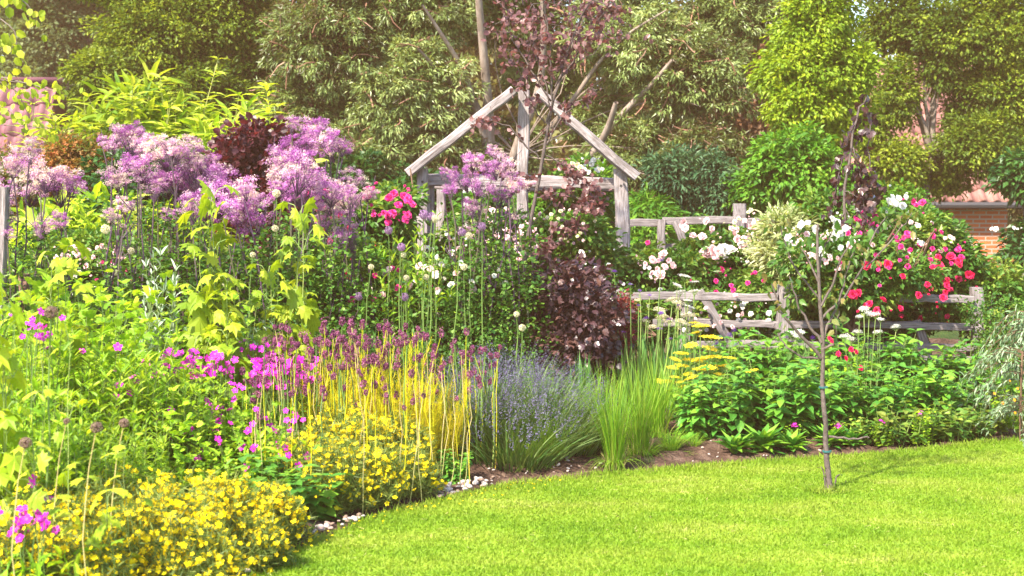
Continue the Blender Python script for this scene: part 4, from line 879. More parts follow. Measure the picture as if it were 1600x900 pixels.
# ================================================================== PERENNIALS
def protos(fn, n, seed): return [fn(np.random.default_rng(seed + i)) for i in range(n)]
def two(st, lf, ms, ml): return [('stems', st.mesh('stems', ms)), ('leaves', lf.mesh('leaves', ml))]
def P_lance(rg): st, lf, *_ = shoots(rg, 26, .28, (.7, 1.02), .22, T['lance'], .14, 34, .05, .05, .9, .1, .0035, 5); return two(st, lf, G_['stem'], G_['limelance'])
def P_broad(rg): st, lf, *_ = shoots(rg, 26, .34, (.6, 1.02), .28, T['ovate'], .23, 26, .1, .45, .35, .6, .005, 5, pair=True); return two(st, lf, G_['stem'], G_['salvia'])
def P_fresh(rg): st, lf, *_ = shoots(rg, 22, .28, (.6, 1.02), .3, T['jag'], .13, 18, .1, .15, .5, .5, .0035, 5); return two(st, lf, G_['stem'], G_['limelance'])
def P_fern(rg):
    st, lf = MB(), MB()
    for i in range(26):
        a = rg.uniform(0, 6.28); P = curve_pts((0, 0, 0), (math.cos(a) * rg.uniform(.1, .5), math.sin(a) * rg.uniform(.1, .5), rg.uniform(.5, 1)), rg, 6, .08, .05); st.tube(P, np.linspace(.004, .002, 6), 3)
        for k in range(12):
            pp = P[rg.integers(1, 6)]; di = sphere_pts(rg, 1)[0] * [1, 1, .3] + UP * .25; n = 13
            lf.inst(T['round'], pp + di * rg.uniform(.02, .22, (n, 1)) + rg.normal(size=(n, 3)) * .025, di + rg.normal(size=(n, 3)) * .5, UP + rg.normal(size=(n, 3)) * .3, rg.uniform(.025, .045, n), rg.random(n))
    return two(st, lf, G_['ruestem'], G_['fine'])
def P_silver(rg): st, lf, *_ = shoots(rg, 9, .12, (.7, 1.02), .2, T['lance'], .13, 22, .3, 0, .9, .1, .004, 5); return two(st, lf, G_['stem'], G_['silver'])
def P_iris(rg):
    lf = MB(); n = 34; a = rg.uniform(0, 6.28, n); O = np.stack([np.cos(a), np.sin(a), 0 * a], 1)
    lf.inst(T['sword'], O * rg.uniform(0, .14, (n, 1)), UP + O * rg.uniform(0, .22, (n, 1)), O + rg.normal(size=(n, 3)) * .6, rg.uniform(.6, 1.02, n), rg.random(n)); return [('leaves', lf.mesh('leaves', G_['iris']))]
def P_grass(rg):
    lf = MB(); n = 240; a = rg.uniform(0, 6.28, n); O = np.stack([np.cos(a), np.sin(a), 0 * a], 1); t = rg.random(n)
    lf.inst(T['blade'], O * rg.uniform(0, .13, (n, 1)), UP + O * rg.uniform(0, .42, (n, 1)), -O + rg.normal(size=(n, 3)) * .5, rg.uniform(.45, 1.05, n), t, 0, .28)
    n = 90; a = rg.uniform(0, 6.28, n); O = np.stack([np.cos(a), np.sin(a), 0 * a], 1)
    lf.inst(T['bladebend'], O * rg.uniform(0, .13, (n, 1)), UP * .8 + O * .8, -O * .2 + UP, rg.uniform(.3, .6, n), rg.random(n), 0, .34)
    n = 60; st = MB(); a = rg.uniform(0, 6.28, n); O = np.stack([np.cos(a), np.sin(a), 0 * a], 1)
    lf.inst(T['blade'], O * rg.uniform(.05, .16, (n, 1)), UP + O * rg.uniform(.3, .8, (n, 1)), -O + rg.normal(size=(n, 3)) * .5, rg.uniform(.1, .3, n), rg.random(n), 1, .2)
    return [('leaves', lf.mesh('leaves', [G_['grass'], G_['drystem']]))]
def P_rosette(rg):
    lf = MB(); n = 60; a = rg.uniform(0, 6.28, n); O = np.stack([np.cos(a), np.sin(a), 0 * a], 1); e = rg.uniform(.2, 1.6, (n, 1))
    lf.inst(T['ovate'], O * .03 + UP * rg.uniform(0, .25, (n, 1)), O + UP * e, UP + O * .4, rg.uniform(.5, .8, n), rg.random(n), 0, .42); return [('leaves', lf.mesh('leaves', G_['salvia']))]
def P_cardoon(rg):
    lf = MB(); n = 30; a = rg.uniform(0, 6.28, n); O = np.stack([np.cos(a), np.sin(a), 0 * a], 1); e = rg.uniform(.3, 1.6, (n, 1))
    lf.inst(T['jag'], O * .03 + UP * rg.uniform(0, .3, (n, 1)), O + UP * e, UP - O * .3, rg.uniform(.5, .9, n), rg.random(n), 0, .45); return [('leaves', lf.mesh('leaves', G_['silver']))]
def P_maple(rg):
    st, lf, *_ = shoots(rg, 4, .07, (.8, 1.02), .08, T['maple'], .19, 22, .25, .35, .4, .8, .006, 6, pet=.09); return two(st, lf, G_['stem'], G_['lime'])
def P_low(rg): st, lf, *_ = shoots(rg, 26, .8, (.6, 1.02), .5, T['ovate'], .42, 13, .2, .3, .4, .5, .02, 4); return two(st, lf, G_['stem'], G_['rosele'])
PR = {k: protos(f, 3, s) for k, f, s in (('lance', P_lance, 200), ('broad', P_broad, 210), ('fresh', P_fresh, 220), ('fern', P_fern, 230), ('silver', P_silver, 240), ('iris', P_iris, 250), ('grass', P_grass, 260), ('rosette', P_rosette, 270), ('cardoon', P_cardoon, 280), ('maple', P_maple, 290), ('low', P_low, 310), ('sprig', lambda rg: two(*shoots(rg, 1, .01, (.95, 1.02), .05, T['maple'], .13, 9, .3, .3, .4, .7, .004, 6, pet=.08)[:2], G_['stem'], G_['lime']), 320))}
prg = np.random.default_rng(99)
def plant(proto, name, label, cat, px, d, top, group=None, wide=1.0, v=None):
    H = W(px, top, d)[2]; v = prg.integers(3) if v is None else v
    t_ = thing(name, label, cat, tuple(G(px, d)), group, prg.uniform(0, 6.28), (H * wide, H * wide, H))
    for nm, me in PR[proto][v]: link(nm, me, t_)
    return t_
def row(proto, name, base, cat, group, items, wide=1.0):
    th = [plant(proto, name, '', cat, px, d, top, group, (it[0] if it else wide)) for (px, d, top, *it) in items]
    order_labels(th, base, group); return th
# right bed: broad-leaved salvias
row('broad', 'salvia', 'green heart-leaved salvia in the back row below the fence, %s', 'salvia', 'back row of salvias',
    [(1130, 10.0, 535), (1180, 10.1, 525), (1235, 10.2, 528), (1300, 10.2, 528), (1365, 10.2, 522), (1430, 10.2, 530), (1490, 10.2, 535), (1545, 10.1, 560)], 1.0)
row('broad', 'salvia', 'green heart-leaved salvia in the front row above the soil, %s', 'salvia', 'front row of salvias',
    [(1100, 9.05, 598), (1150, 9.1, 572), (1210, 9.15, 570), (1270, 9.2, 566), (1335, 9.3, 570), (1400, 9.4, 568), (1460, 9.5, 576), (1515, 9.6, 588)], 1.1)
row('rosette', 'leafy_clump', 'low clump of broad pointed leaves on the soil, %s', 'foliage plant', 'low leafy clumps along the lawn',
    [(1150, 8.55, 655, .9), (1195, 8.65, 645, 1.0), (1240, 8.7, 660, 1.0), (1300, 8.85, 650, .9), (1335, 8.85, 655, .9)])
row('low', 'leafy_clump', 'small dark bushy plant at the lawn edge, %s', 'foliage plant', 'bushy edging plants at right',
    [(1385, 9.0, 640, .9), (1435, 9.05, 636, 1.0), (1480, 9.1, 638, .9), (1525, 9.25, 632, 1.0), (1345, 9.0, 655, .9), (1250, 9.1, 650, .9)])
# pink blossoms on two of them
for (px, py, d, n, lab) in ((1240, 668, 8.9, 9, 'small pink-flowered plant left of the young trunk'), (1315, 668, 8.9, 9, 'small pink-flowered plant right of the young trunk'), (1385, 665, 8.85, 6, 'pink-flowered plant at the lawn edge, farthest right'), (1445, 648, 8.9, 5, 'plant with dull pink buds among the edging plants')):
    t_ = plant('fresh', 'campion', lab, 'flowering plant', px, d, py - 6, 'small pink-flowered plants', 1.0)
    hs = t_.scale.z
    put_flowers(t_, 'flower', 'magenta', [(prg.uniform(-.25, .25), prg.uniform(-.3, .1), prg.uniform(.85, 1.05)) for _ in range(n)], [unit(prg.normal(size=3) * .4 + UP) for _ in range(n)], .012 / hs, prg)
row('cardoon', 'silver_foliage', 'silvery jagged foliage plant below the right fence post, %s', 'foliage plant', 'silver jagged plants', [(1540, 10.4, 545, .8), (1560, 10.2, 570, .8)])
# grasses
row('grass', 'ornamental_grass', 'upright bright green grass tuft at the soil edge, %s', 'ornamental grass', 'ornamental grass tufts',
    [(868, 8.3, 632, .8), (962, 8.15, 545, .5), (1000, 8.5, 530, .55), (1030, 9.1, 520, .6), (945, 8.7, 545, .5)])
row('grass', 'arching_grass', 'low arching grass spilling on the soil right of the upright tufts, %s', 'ornamental grass', 'low arching grasses', [(1050, 8.65, 662, 1.7), (1010, 8.5, 680, 2.2), (1085, 8.75, 672, 1.6), (905, 8.5, 670, 1.6), (830, 8.2, 660, 1.2)])
row('iris', 'iris', 'clump of upright sword-shaped leaves behind the grasses, %s', 'iris', 'iris leaf clumps',
    [(915, 9.6, 545), (985, 10.0, 515), (1025, 10.1, 505), (1060, 10.0, 515), (1100, 10.4, 530), (1130, 10.5, 520)], .9)
row('iris', 'iris', 'iris leaf clump growing in front of the right fence, %s', 'iris', 'iris clumps at the fence', [(1215, 10.8, 520), (1260, 10.8, 530), (1420, 10.8, 528), (1360, 10.8, 540)], .9)
row('iris', 'iris', 'iris leaf clump between allium heads and hanging green leaves, %s', 'iris', 'iris clumps in the middle', [(580, 9.5, 500), (620, 9.6, 490), (660, 9.6, 500), (545, 9.6, 515), (490, 9.4, 520)], .9)
# middle: hanging-leaf clump, ferny foliage
t_ = plant('lance', 'peony', 'bushy plant with long hanging bright leaves below the crimson roses', 'foliage plant', 645, 9.9, 372, None, .55, 0)
t_ = plant('lance', 'peony', 'second long-leaved bushy plant, just behind the tall allium stems', 'foliage plant', 610, 10.2, 385, None, .5, 1)
row('fern', 'meadow_rue', 'mound of ferny meadow rue foliage under the lilac heads, %s', 'meadow rue', 'ferny foliage mounds at left',
    [(215, 10.3, 420), (285, 10.2, 400), (350, 10.0, 400), (410, 9.8, 400), (465, 9.8, 390), (520, 9.8, 400), (570, 10.0, 420)], .75)
row('fern', 'meadow_rue', 'mound of ferny foliage in front of the arch, %s', 'meadow rue', 'ferny foliage mounds at the arch',
    [(700, 9.9, 420), (745, 9.8, 430), (790, 10.0, 420), (825, 10.2, 440), (930, 11, 440), (660, 9.9, 460)], .75)
row('fern', 'meadow_rue', 'lower ferny foliage mound behind the drumstick alliums, %s', 'meadow rue', 'lower ferny mounds',
    [(440, 9.1, 500), (500, 9.1, 515), (560, 9.2, 520), (620, 9.2, 525), (680, 9.3, 520), (740, 9.5, 520), (800, 9.7, 520)], .7)
# left mass
row('fresh', 'leafy_perennial', 'fresh green toothed-leaf plant in the back rank at left, %s', 'perennial', 'back rank of green perennials at left',
    [(20, 8.6, 410), (80, 8.7, 440), (140, 8.6, 450), (195, 8.6, 455), (250, 8.7, 470), (320, 8.8, 480), (385, 8.8, 490)], .8)
row('lance', 'leafy_perennial', 'lime-green narrow-leaved plant in the left foreground bed, %s', 'perennial', 'narrow-leaved perennials at left',
    [(-20, 6.9, 500), (50, 7.0, 505), (110, 6.8, 560), (170, 7.1, 530), (225, 7.3, 540), (20, 6.1, 600), (90, 6.0, 640), (160, 6.2, 640), (215, 6.5, 660), (270, 7.3, 570)], .85)
row('fresh', 'leafy_perennial', 'bushy green plant among the magenta campions, %s', 'perennial', 'bushy perennials in the middle left',
    [(290, 7.5, 600), (340, 7.4, 615), (385, 7.4, 640), (260, 7.8, 540), (320, 8.0, 540), (420, 7.3, 690), (300, 6.9, 690), (350, 6.9, 700), (240, 7.0, 620), (180, 7.7, 500), (130, 7.5, 480), (60, 7.8, 470)], .9)
row('silver', 'silver_willow', 'slender silver-leaved stems behind the campions, %s', 'foliage plant', 'silver-leaved stems', [(262, 8.5, 400, .5), (405, 8.4, 520, .6), (388, 8.6, 500, .6), (240, 8.4, 430, .5), (430, 8.5, 540, .6)])
row('maple', 'lime_vine', 'tall shoot of jagged lime-green leaves, %s', 'foliage plant', 'shoots of jagged lime leaves', [(342, 8.3, 330, .55), (455, 8.6, 352, .5), (405, 8.5, 440, .6), (90, 7.2, 420, .6), (340, 8.2, 430, .6)])
row('maple', 'lime_vine', 'foreground stem with big jagged leaves at the left edge, %s', 'foliage plant', 'foreground stems with jagged leaves', [(-5, 5.6, 440, .5)])
row('sprig', 'lime_vine', 'thin foreground sprig with jagged leaves among yellow flowers, %s', 'foliage plant', 'thin sprigs with jagged leaves', [(60, 5.0, 600, .7), (175, 5.1, 700, 1.0), (200, 5.3, 690, 1.0), (100, 5.4, 540, .6), (130, 5.2, 740, 1.1)])
# right edge: silver weeping willow and grasses
def P_weep(rg):
    st, lf = MB(), MB()
    for i in range(30):
        a = rg.uniform(0, 6.28); L = rg.uniform(.35, .8); P0 = np.array([0, 0, rg.uniform(.5, .8)]); o = np.array([math.cos(a), math.sin(a), 0]); t = np.linspace(0, 1, 8)[:, None]
        P = P0 + o * L * t + UP * (.35 * t - .75 * t ** 2) * L * 1.2; st.tube(P, np.linspace(.006, .002, 8), 3)
        k = 34; x = rg.uniform(.5, 7, k); i0 = np.minimum(x.astype(int), 6); Q = P[i0] + (P[i0 + 1] - P[i0]) * (x - i0)[:, None]
        lf.inst(T['lance'], Q, o * .8 + rg.normal(size=(k, 3)) * .5 - UP * .3, UP + rg.normal(size=(k, 3)) * .4, rg.uniform(.05, .09, k), rg.random(k))
    st.tube([(0, 0, 0), (.02, 0, .5), (0, 0, .8)], .012, 5); return two(st, lf, G_['twig'], G_['pear'])
PR['weep'] = protos(P_weep, 3, 300)
tt_ = row('weep', 'silver_pear', 'silver-leaved arching shrub at the right edge, %s', 'shrub', 'silver arching shrubs', [(1600, 9.2, 515, .8), (1615, 9.8, 450, .6), (1560, 9.5, 585, .9), (1600, 9.0, 600, 1.1)])
row('grass', 'feathery_grass', 'pale feathery grass behind the silver shrub, %s', 'ornamental grass', 'feathery grasses at the right edge', [(1560, 10.6, 500, .5), (1590, 10.4, 560, .5), (1580, 9.5, 600, .6)])
row('fern', 'feathery_perennial', 'loose green filler plant beyond the silver shrub, %s', 'perennial', 'filler plants at the right edge', [(1570, 10.8, 460), (1610, 10.5, 480)], .8)
t_ = plant('fresh', 'poppy_plant', 'plant with small orange poppies at the right edge', 'flowering plant', 1585, 9.3, 600, None, .9)
q0 = np.array(t_.location)
for nm in (0,):
    sc_ = t_.scale; rz0 = t_.rotation_euler.z; t_.rotation_euler.z = 0
    P = [(W(x, y, 8.95) - q0) / np.array(sc_) for x, y in ((1590, 607), (1567, 630), (1585, 625), (1586, 645), (1554, 615), (1433, 653), (1578, 595))]
    put_flowers(t_, 'flower', 'orange', [p for p in P if True], [unit(prg.normal(size=3) * .3 + [0, -1, .5]) for _ in P], .03, prg)

# lavender
def lavender(label, px, d, top, seed, n=420, rad=.16, lean=.55):
    rg = np.random.default_rng(seed); H = W(px, top, d)[2]; t_ = thing('lavender', label, 'lavender', tuple(G(px, d)), 'lavender bushes')
    st, fl = MB(), MB()
    a = rg.uniform(0, 6.28, n); r_ = np.sqrt(rg.random(n))
    O = np.stack([np.cos(a), np.sin(a), 0 * a], 1); h = H * rg.uniform(.72, 1.02, n) * (1 - .32 * r_ ** 2)
    D = UP + O * (lean * r_ * rg.uniform(.7, 1.2, n))[:, None] + rg.normal(size=(n, 3)) * .05
    base = O * (rad * r_)[:, None]
    st.inst(T['blade'], base, D, -O + rg.normal(size=(n, 3)) * .3, h, rg.random(n), 0, .16)
    n2 = n * 3; a2 = rg.uniform(0, 6.28, n2); r2 = np.sqrt(rg.random(n2)); O2 = np.stack([np.cos(a2), np.sin(a2), 0 * a2], 1)
    st.inst(T['blade'], O2 * (rad * 1.2 * r2)[:, None], UP + O2 * (lean * 1.3 * r2)[:, None], -O2 + rg.normal(size=(n2, 3)) * .4, H * rg.uniform(.4, .85, n2), rg.random(n2), 0, .2)
    Dn = unit(D); tip = base + Dn * h[:, None] * .93; tip[:, 2] -= .1 * h * .3
    k = 9
    for j in range(k):
        q = tip + Dn * (.012 * (j - 6)) + rg.normal(size=(n, 3)) * .004
        fl.inst(T['tiny'], q, sphere_pts(rg, n), Dn + rg.normal(size=(n, 3)) * .3, rg.uniform(.006, .0105, n) * (1 - .05 * j), rg.random(n))
    link('stems', st.mesh('stems', leafmat('lavender_stem%d' % seed, [(.06, .15, .035), (.11, .22, .05), (.22, .30, .11)], .3)), t_); link('flowers', fl.mesh('flowers', G_['lav']), t_)
lavender('large lavender bush beside the drumstick alliums', 755, 8.75, 528, 1, 420, .3, .5)
lavender('lavender bush leaning right over the soil', 845, 8.7, 540, 2, 420, .3, .55)
lavender('lavender bush behind, under the purple-brown bush', 800, 9.3, 515, 3, 400, .28, .45)
lavender('smallest lavender bush, spilling towards the lawn', 800, 8.35, 585, 4, 260, .26, .7)

# yellow daisies mounds in the foreground
def mound(label, px, d, top, rx, nfl, seed, name='yellow_daisy_mound', fine=G_['needle'], group='mounds of small yellow flowers', fsize=.0155, front=0):
    rg = np.random.default_rng(seed); b = G(px, d); H = W(px, top, d)[2]; rw = rx * d / F
    t_ = thing(name, label, 'flowering plant', tuple(b), group); st, lf = MB(), MB()
    n = 400; nfl = int(nfl * 2.6)
    a = rg.uniform(0, 6.28, n); r_ = np.sqrt(rg.random(n)) * rg.uniform(.85, 1.15, n); ex = np.stack([np.cos(a) * r_ * rw, np.sin(a) * r_ * rw * .8, H * np.sqrt(np.maximum(0.04, 1 - .8 * r_ ** 2)) * rg.uniform(.6, 1.06, n) * (1 + .12 * np.sin(a * 3 + seed))], 1)
    for e in ex:
        P = curve_pts(e * [.25, .25, 0], e, rg, 5, .1); st.tube(P, np.linspace(.0022, .0012, 5), 3, rg.random())
        k = 26; i0 = rg.integers(1, 5, k); q = P[i0] + rg.normal(size=(k, 3)) * .012
        lf.inst(T['needle'], q, sphere_pts(rg, k) + UP * .5, sphere_pts(rg, k), rg.uniform(.03, .065, k), rg.random(k), 0, rg.uniform(.06, .11, k))
    link('stems', st.mesh('stems', G_['stem']), t_); link('foliage', lf.mesh('foliage', fine), t_)
    N0 = min(nfl, 95); pick = rg.choice(n, N0, replace=False)
    P = ex[pick] + UP * .012; N = [unit(np.array([rg.normal() * .4, -.5 + rg.normal() * .4, 1])) for _ in range(N0)]
    put_flowers(t_, 'flower', 'yellow', P, N, fsize, rg)
    if nfl > 95:
        k = nfl - 95; mb = MB(); j = rg.choice(n, k); q = ex[j] * [1.02, 1.02, .97] + rg.normal(size=(k, 3)) * .02
        mb.inst(flower(5, z=.12), q, sphere_pts(rg, k), np.array([0, -.8, 1]) + rg.normal(size=(k, 3)) * .5, fsize * rg.uniform(.5, 1.0, k), rg.random(k))
        link('blossoms', mb.mesh('blossoms', G_['yflower']), t_, kind='stuff')
    return t_
ym = [mound('', px, d, top, rx, nf, 400 + i) for i, (px, d, top, rx, nf) in enumerate([
    (20, 5.1, 835, 95, 260), (110, 5.2, 830, 90, 200), (200, 5.5, 790, 85, 260), (265, 5.8, 750, 85, 380), (340, 6.1, 752, 80, 380), (180, 6.0, 750, 75, 300), (415, 6.35, 765, 62, 260), (300, 5.4, 815, 80, 240), (60, 5.9, 765, 75, 220), (40, 5.45, 790, 85, 240), (135, 5.55, 778, 80, 240), (385, 5.95, 815, 62, 170)])]
order_labels(ym, 'mound of small yellow flowers beside the lawn edge, %s', 'mounds of small yellow flowers')
ym = [mound('', px, d, top, rx, nf, 430 + i) for i, (px, d, top, rx, nf) in enumerate([
    (520, 7.0, 700, 55, 160), (575, 7.15, 700, 60, 180), (635, 7.35, 705, 50, 160), (470, 7.2, 680, 60, 170), (560, 7.5, 650, 60, 260), (620, 7.7, 655, 55, 220), (510, 7.6, 650, 55, 220)])]
order_labels(ym, 'yellow-flowered mound at the feet of the drumstick alliums, %s', 'yellow mounds under the alliums')

# bright golden fine foliage within the alliums
for i, (px, d, top, lab) in enumerate(((600, 8.0, 535, 'feathery golden spires glowing among the allium stems'), (530, 8.1, 565, 'feathery golden plant left of the golden spires'), (655, 8.1, 590, 'feathery golden plant next to the lavender'))):
    rg = np.random.default_rng(450 + i); H = W(px, top, d)[2]; t_ = thing('golden_perennial', lab, 'perennial', tuple(G(px, d)), 'golden feathery perennials')
    st, lf, tips, td = shoots(rg, 80, .24, (H * .55, H), .14, T['needle'], .06, 110, .3, -.2, .8, .1, .003, 5)
    link('stems', st.mesh('stems', G_['ystem']), t_); link('leaves', lf.mesh('leaves', G_['ygold']), t_)

# magenta campions
def campion(label, px, d, top, rx, nfl, seed, low=.55, group='magenta campions'):
    rg = np.random.default_rng(seed); H = W(px, top, d)[2]; rw = rx * d / F; t_ = thing('magenta_campion', label, 'flowering plant', tuple(G(px, d)), group)
    st, lf = MB(), MB(); P_, N_ = [], []
    for i in range(nfl):
        a = rg.uniform(0, 6.28); r_ = math.sqrt(rg.random()); e = np.array([math.cos(a) * r_ * rw, math.sin(a) * r_ * rw * .6, H * rg.uniform(low, 1.02)])
        st.tube(curve_pts(e * [.5, .5, .0], e, rg, 5, .06), np.linspace(.003, .0018, 5), 3, rg.random()); P_.append(e); N_.append(unit(np.array([rg.normal() * .6, -.8 + rg.normal() * .5, .7])))
    n = 260; q = rg.normal(size=(n, 3)) * [rw * .5, rw * .35, 0] + UP * rg.uniform(0, H * .7, (n, 1))
    lf.inst(T['lance'], q, rg.normal(size=(n, 3)) + UP * .5, UP + rg.normal(size=(n, 3)) * .4, rg.uniform(.06, .1, n), rg.random(n))
    link('stems', st.mesh('stems', G_['stem']), t_); link('leaves', lf.mesh('leaves', G_['limelance']), t_)
    put_flowers(t_, 'flower', 'magenta', P_, N_, .021, rg)
campion('magenta campion, farthest left of the bright band behind the alliums', 270, 7.9, 548, 40, 34, 1, .8)
campion('magenta campion in the bright band below the silver-leaved stems', 330, 7.8, 555, 45, 44, 2, .82)
campion('magenta campion left of the yellow allium stems, lower blooms', 345, 7.4, 600, 45, 18, 3, .6)
campion('dense magenta campion at the left side of the drumstick alliums', 430, 7.9, 562, 42, 62, 4, .78)
campion('magenta campion half hidden by yellow allium stems', 470, 8.0, 565, 40, 40, 5, .72)
campion('low magenta campion with blooms near the yellow mounds', 420, 7.5, 650, 55, 22, 6, .55)
campion('sparse magenta campion among green leaves at left', 275, 7.2, 630, 45, 11, 7, .45)
campion('magenta campion beside the foreground dried allium heads', 55, 6.4, 490, 45, 14, 8, .88)
campion('magenta campion at the lower left corner', 30, 5.0, 800, 60, 24, 9, .8)
campion('scattered magenta campion at the left edge', 20, 5.6, 740, 60, 8, 10, .7)
campion('sparse magenta dots over the green leaves in the left middle', 160, 7.2, 540, 120, 20, 11, .6)
campion('magenta campion blooms straggling behind the yellow mounds', 390, 7.1, 640, 90, 22, 12, .45)
campion('magenta campion at the back of the band under silver leaves', 370, 8.3, 540, 70, 30, 13, .85)

# yarrows and umbels
def umbels(name, label, cat, px, d, heads, mat, seed, group=None, flat_=.22, leafs=True, lm=None):
    rg = np.random.default_rng(seed); b = G(px, d); t_ = thing(name, label, cat, tuple(b), group); st, lf = MB(), MB()
    mesh_ = []
    for v in range(2):
        mb = MB(); n = 260; q = sphere_pts(rg, n) * np.sqrt(rg.random((n, 1))); q[:, 2] = np.abs(q[:, 2]) * flat_ + rg.uniform(-.04, .04, n)
        mb.inst(T['tiny'], q, rg.normal(size=(n, 3)) * [1, 1, .2], UP + rg.normal(size=(n, 3)) * .3, rg.uniform(.08, .14, n), rg.random(n))
        for k in range(14):
            a = k * 2.4; r_ = .9 * math.sqrt((k + .5) / 14); mb.tube([(0, 0, -.7), (math.cos(a) * r_, math.sin(a) * r_, 0)], .02, 3, .5, 1)
        mesh_.append(mb.mesh('flower_head', [mat, G_['stem']]))
    for (hx, hy, hr) in heads:
        dd = rg.uniform(-.2, .2); q = W(hx, hy, d + dd) - b; s_ = hr * d / F
        P = curve_pts((q[0] * .5, dd * .5, 0), q - UP * s_ * .7, rg, 6, .03); st.tube(P, np.linspace(.005, .003, 6), 4, rg.random())
        o = link('flower_head', mesh_[rg.integers(2)], t_); o.location = q; o.scale = (s_, s_, s_); o.rotation_euler = (rg.normal() * .15 + .12, rg.normal() * .15, rg.uniform(0, 6))
        if leafs:
            k = 24; i0 = rg.integers(0, 5, k); lf.inst(T['needle'], P[i0] + rg.normal(size=(k, 3)) * .02, sphere_pts(rg, k) + UP * .3, sphere_pts(rg, k), rg.uniform(.05, .1, k), rg.random(k), 0, .15)
    link('stems', st.mesh('stems', G_['stem']), t_)
    if leafs: link('leaves', lf.mesh('leaves', lm or G_['fine']), t_)
    return t_
rg = np.random.default_rng(5)
umbels('yellow_yarrow', 'golden flat-topped yarrow left of the salvias', 'yarrow', 1080, 9.6, [(1110, 528, 19), (1095, 510, 14), (1085, 505, 10), (1065, 553, 14), (1085, 565, 20), (1100, 562, 22), (1065, 572, 14), (1098, 578, 18), (1040, 597, 14), (1070, 605, 13), (1055, 590, 10), (1130, 572, 14), (1125, 585, 10), (1050, 575, 10), (1085, 590, 16), (1110, 590, 13), (1080, 540, 12), (1075, 585, 12), (1110, 545, 14), (1120, 558, 12), (1055, 562, 10), (1060, 598, 10), (1095, 605, 12), (1140, 560, 12), (1045, 610, 8), (1030, 596, 9), (1108, 575, 14), (1088, 520, 10)], G_['achil'], 1, 'golden yarrows')
umbels('yellow_yarrow', 'lower golden yarrow with small heads beside the salvia stems', 'yarrow', 1090, 9.3, [(1060, 620, 8), (1078, 628, 9), (1095, 618, 8), (1110, 640, 8), (1070, 645, 7), (1130, 600, 9), (1065, 635, 7), (1100, 655, 7), (1085, 670, 6), (1145, 640, 8), (1175, 580, 11)], G_['achil'], 2, 'golden yarrows')
umbels('white_umbel_plant', 'white flat-headed flowers above the left end of the fence', 'umbel flower', 1070, 10.8, [(1070, 432, 12), (1058, 446, 9), (1062, 456, 10), (1084, 441, 9), (1085, 455, 10), (1075, 470, 8), (1078, 480, 9)], G_['white'], 3, 'pale umbel plants')
umbels('cream_umbel_plant', 'cream domed flower heads in front of the fence brace', 'umbel flower', 1030, 10.5, [(985, 488, 14), (982, 498, 13), (1005, 503, 12), (1035, 497, 12), (1050, 470, 13), (1060, 475, 12), (1030, 485, 10), (1075, 495, 14), (1065, 505, 14), (1045, 505, 12), (1088, 508, 11), (1020, 512, 10), (995, 470, 8)], G_['cream'], 4, 'pale umbel plants', .45)
umbels('white_phlox', 'white loose-headed flowers right of the young trunk', 'umbel flower', 1355, 9.8, [(1350, 484, 10), (1358, 492, 10), (1343, 496, 7), (1368, 492, 8), (1376, 500, 7), (1320, 527, 10), (1330, 532, 10), (1340, 520, 9), (1240, 525, 12), (1250, 520, 9), (1372, 520, 9), (1400, 512, 9)], G_['white'], 5, 'pale umbel plants', .6)
umbels('purple_verbena', 'thin verbena stems with tiny violet heads near the fence end', 'verbena', 1010, 10.0, [(945, 505, 4), (1000, 455, 4), (1015, 462, 4), (1033, 490, 5), (998, 478, 4), (1045, 500, 5), (1010, 498, 5), (1030, 515, 6), (960, 425, 5), (985, 445, 4), (1060, 478, 4), (1033, 408, 5), (1040, 560, 4), (1048, 530, 4), (975, 520, 4)], petal('violet_floret', [(.16, .05, .36), (.28, .1, .5)]), 6, None, .8, False)
umbels('violet_salvia', 'dark violet flower spikes beside the golden yarrow', 'salvia', 1135, 10.0, [(1120, 538, 5), (1124, 530, 5), (1140, 525, 5), (1147, 518, 5), (1112, 545, 6), (1238, 535, 5), (1234, 545, 5), (1230, 528, 5), (1270, 530, 5), (1150, 540, 4)], petal('dark_violet_floret', [(.06, .015, .16), (.14, .04, .32)]), 7, None, 1.4, False)
# dahlias
t_ = plant('fresh', 'dahlia', 'plant with deep red double blooms below the right fence', 'dahlia', 1320, 10.0, 545, None, .8); t_.rotation_euler.z = 0
q0 = np.array(t_.location); P = [(W(x, y, 9.5) - q0) / np.array(t_.scale) for x, y in ((1296, 529), (1300, 533), (1330, 546), (1338, 550), (1310, 553), (1322, 560), (1268, 575), (1345, 575))]
put_flowers(t_, 'flower', 'red', P, [unit(np.array([prg.normal() * .3, -1, .6])) for _ in P], .045, prg)

# alliums: drumsticks
def drum_head(seed):
    rg = np.random.default_rng(seed); mb = MB(); n = 90
    q = sphere_pts(rg, n) * [.8, .8, 1.15]; mb.inst(T['tiny'], q * .75, sphere_pts(rg, n), q, rg.uniform(.22, .4, n), rg.random(n))
    if seed % 2: 
        n = 20; q = sphere_pts(rg, n) * rg.uniform(1.0, 1.9, (n, 1)); q[:, 2] = np.abs(q[:, 2]); mb.inst(T['tiny'], q, sphere_pts(rg, n), q, .26, rg.random(n))
    return mb.mesh('flower_head', G_['plum'])
DH = [drum_head(i) for i in range(4)]
def stalk(seed, mat):
    rg = np.random.default_rng(seed); mb = MB(); P = curve_pts((0, 0, 0), (0, 0, 1), rg, 7, .012); P[:, 2] = np.linspace(0, 1, 7)
    return mb.mesh('stem', mat)
def stalk_mesh(seed, mat, r=.0020):
    rg = np.random.default_rng(seed); mb = MB(); P = curve_pts((0, 0, 0), (0, 0, 1), rg, 7, .045); mb.tube(P, np.linspace(r * 1.2, r * .8, 7), 5, np.repeat(np.linspace(.9, .1, 7), 5)); return mb.mesh('stem', mat)
SY = [stalk_mesh(i, G_['ystem']) for i in range(4)]
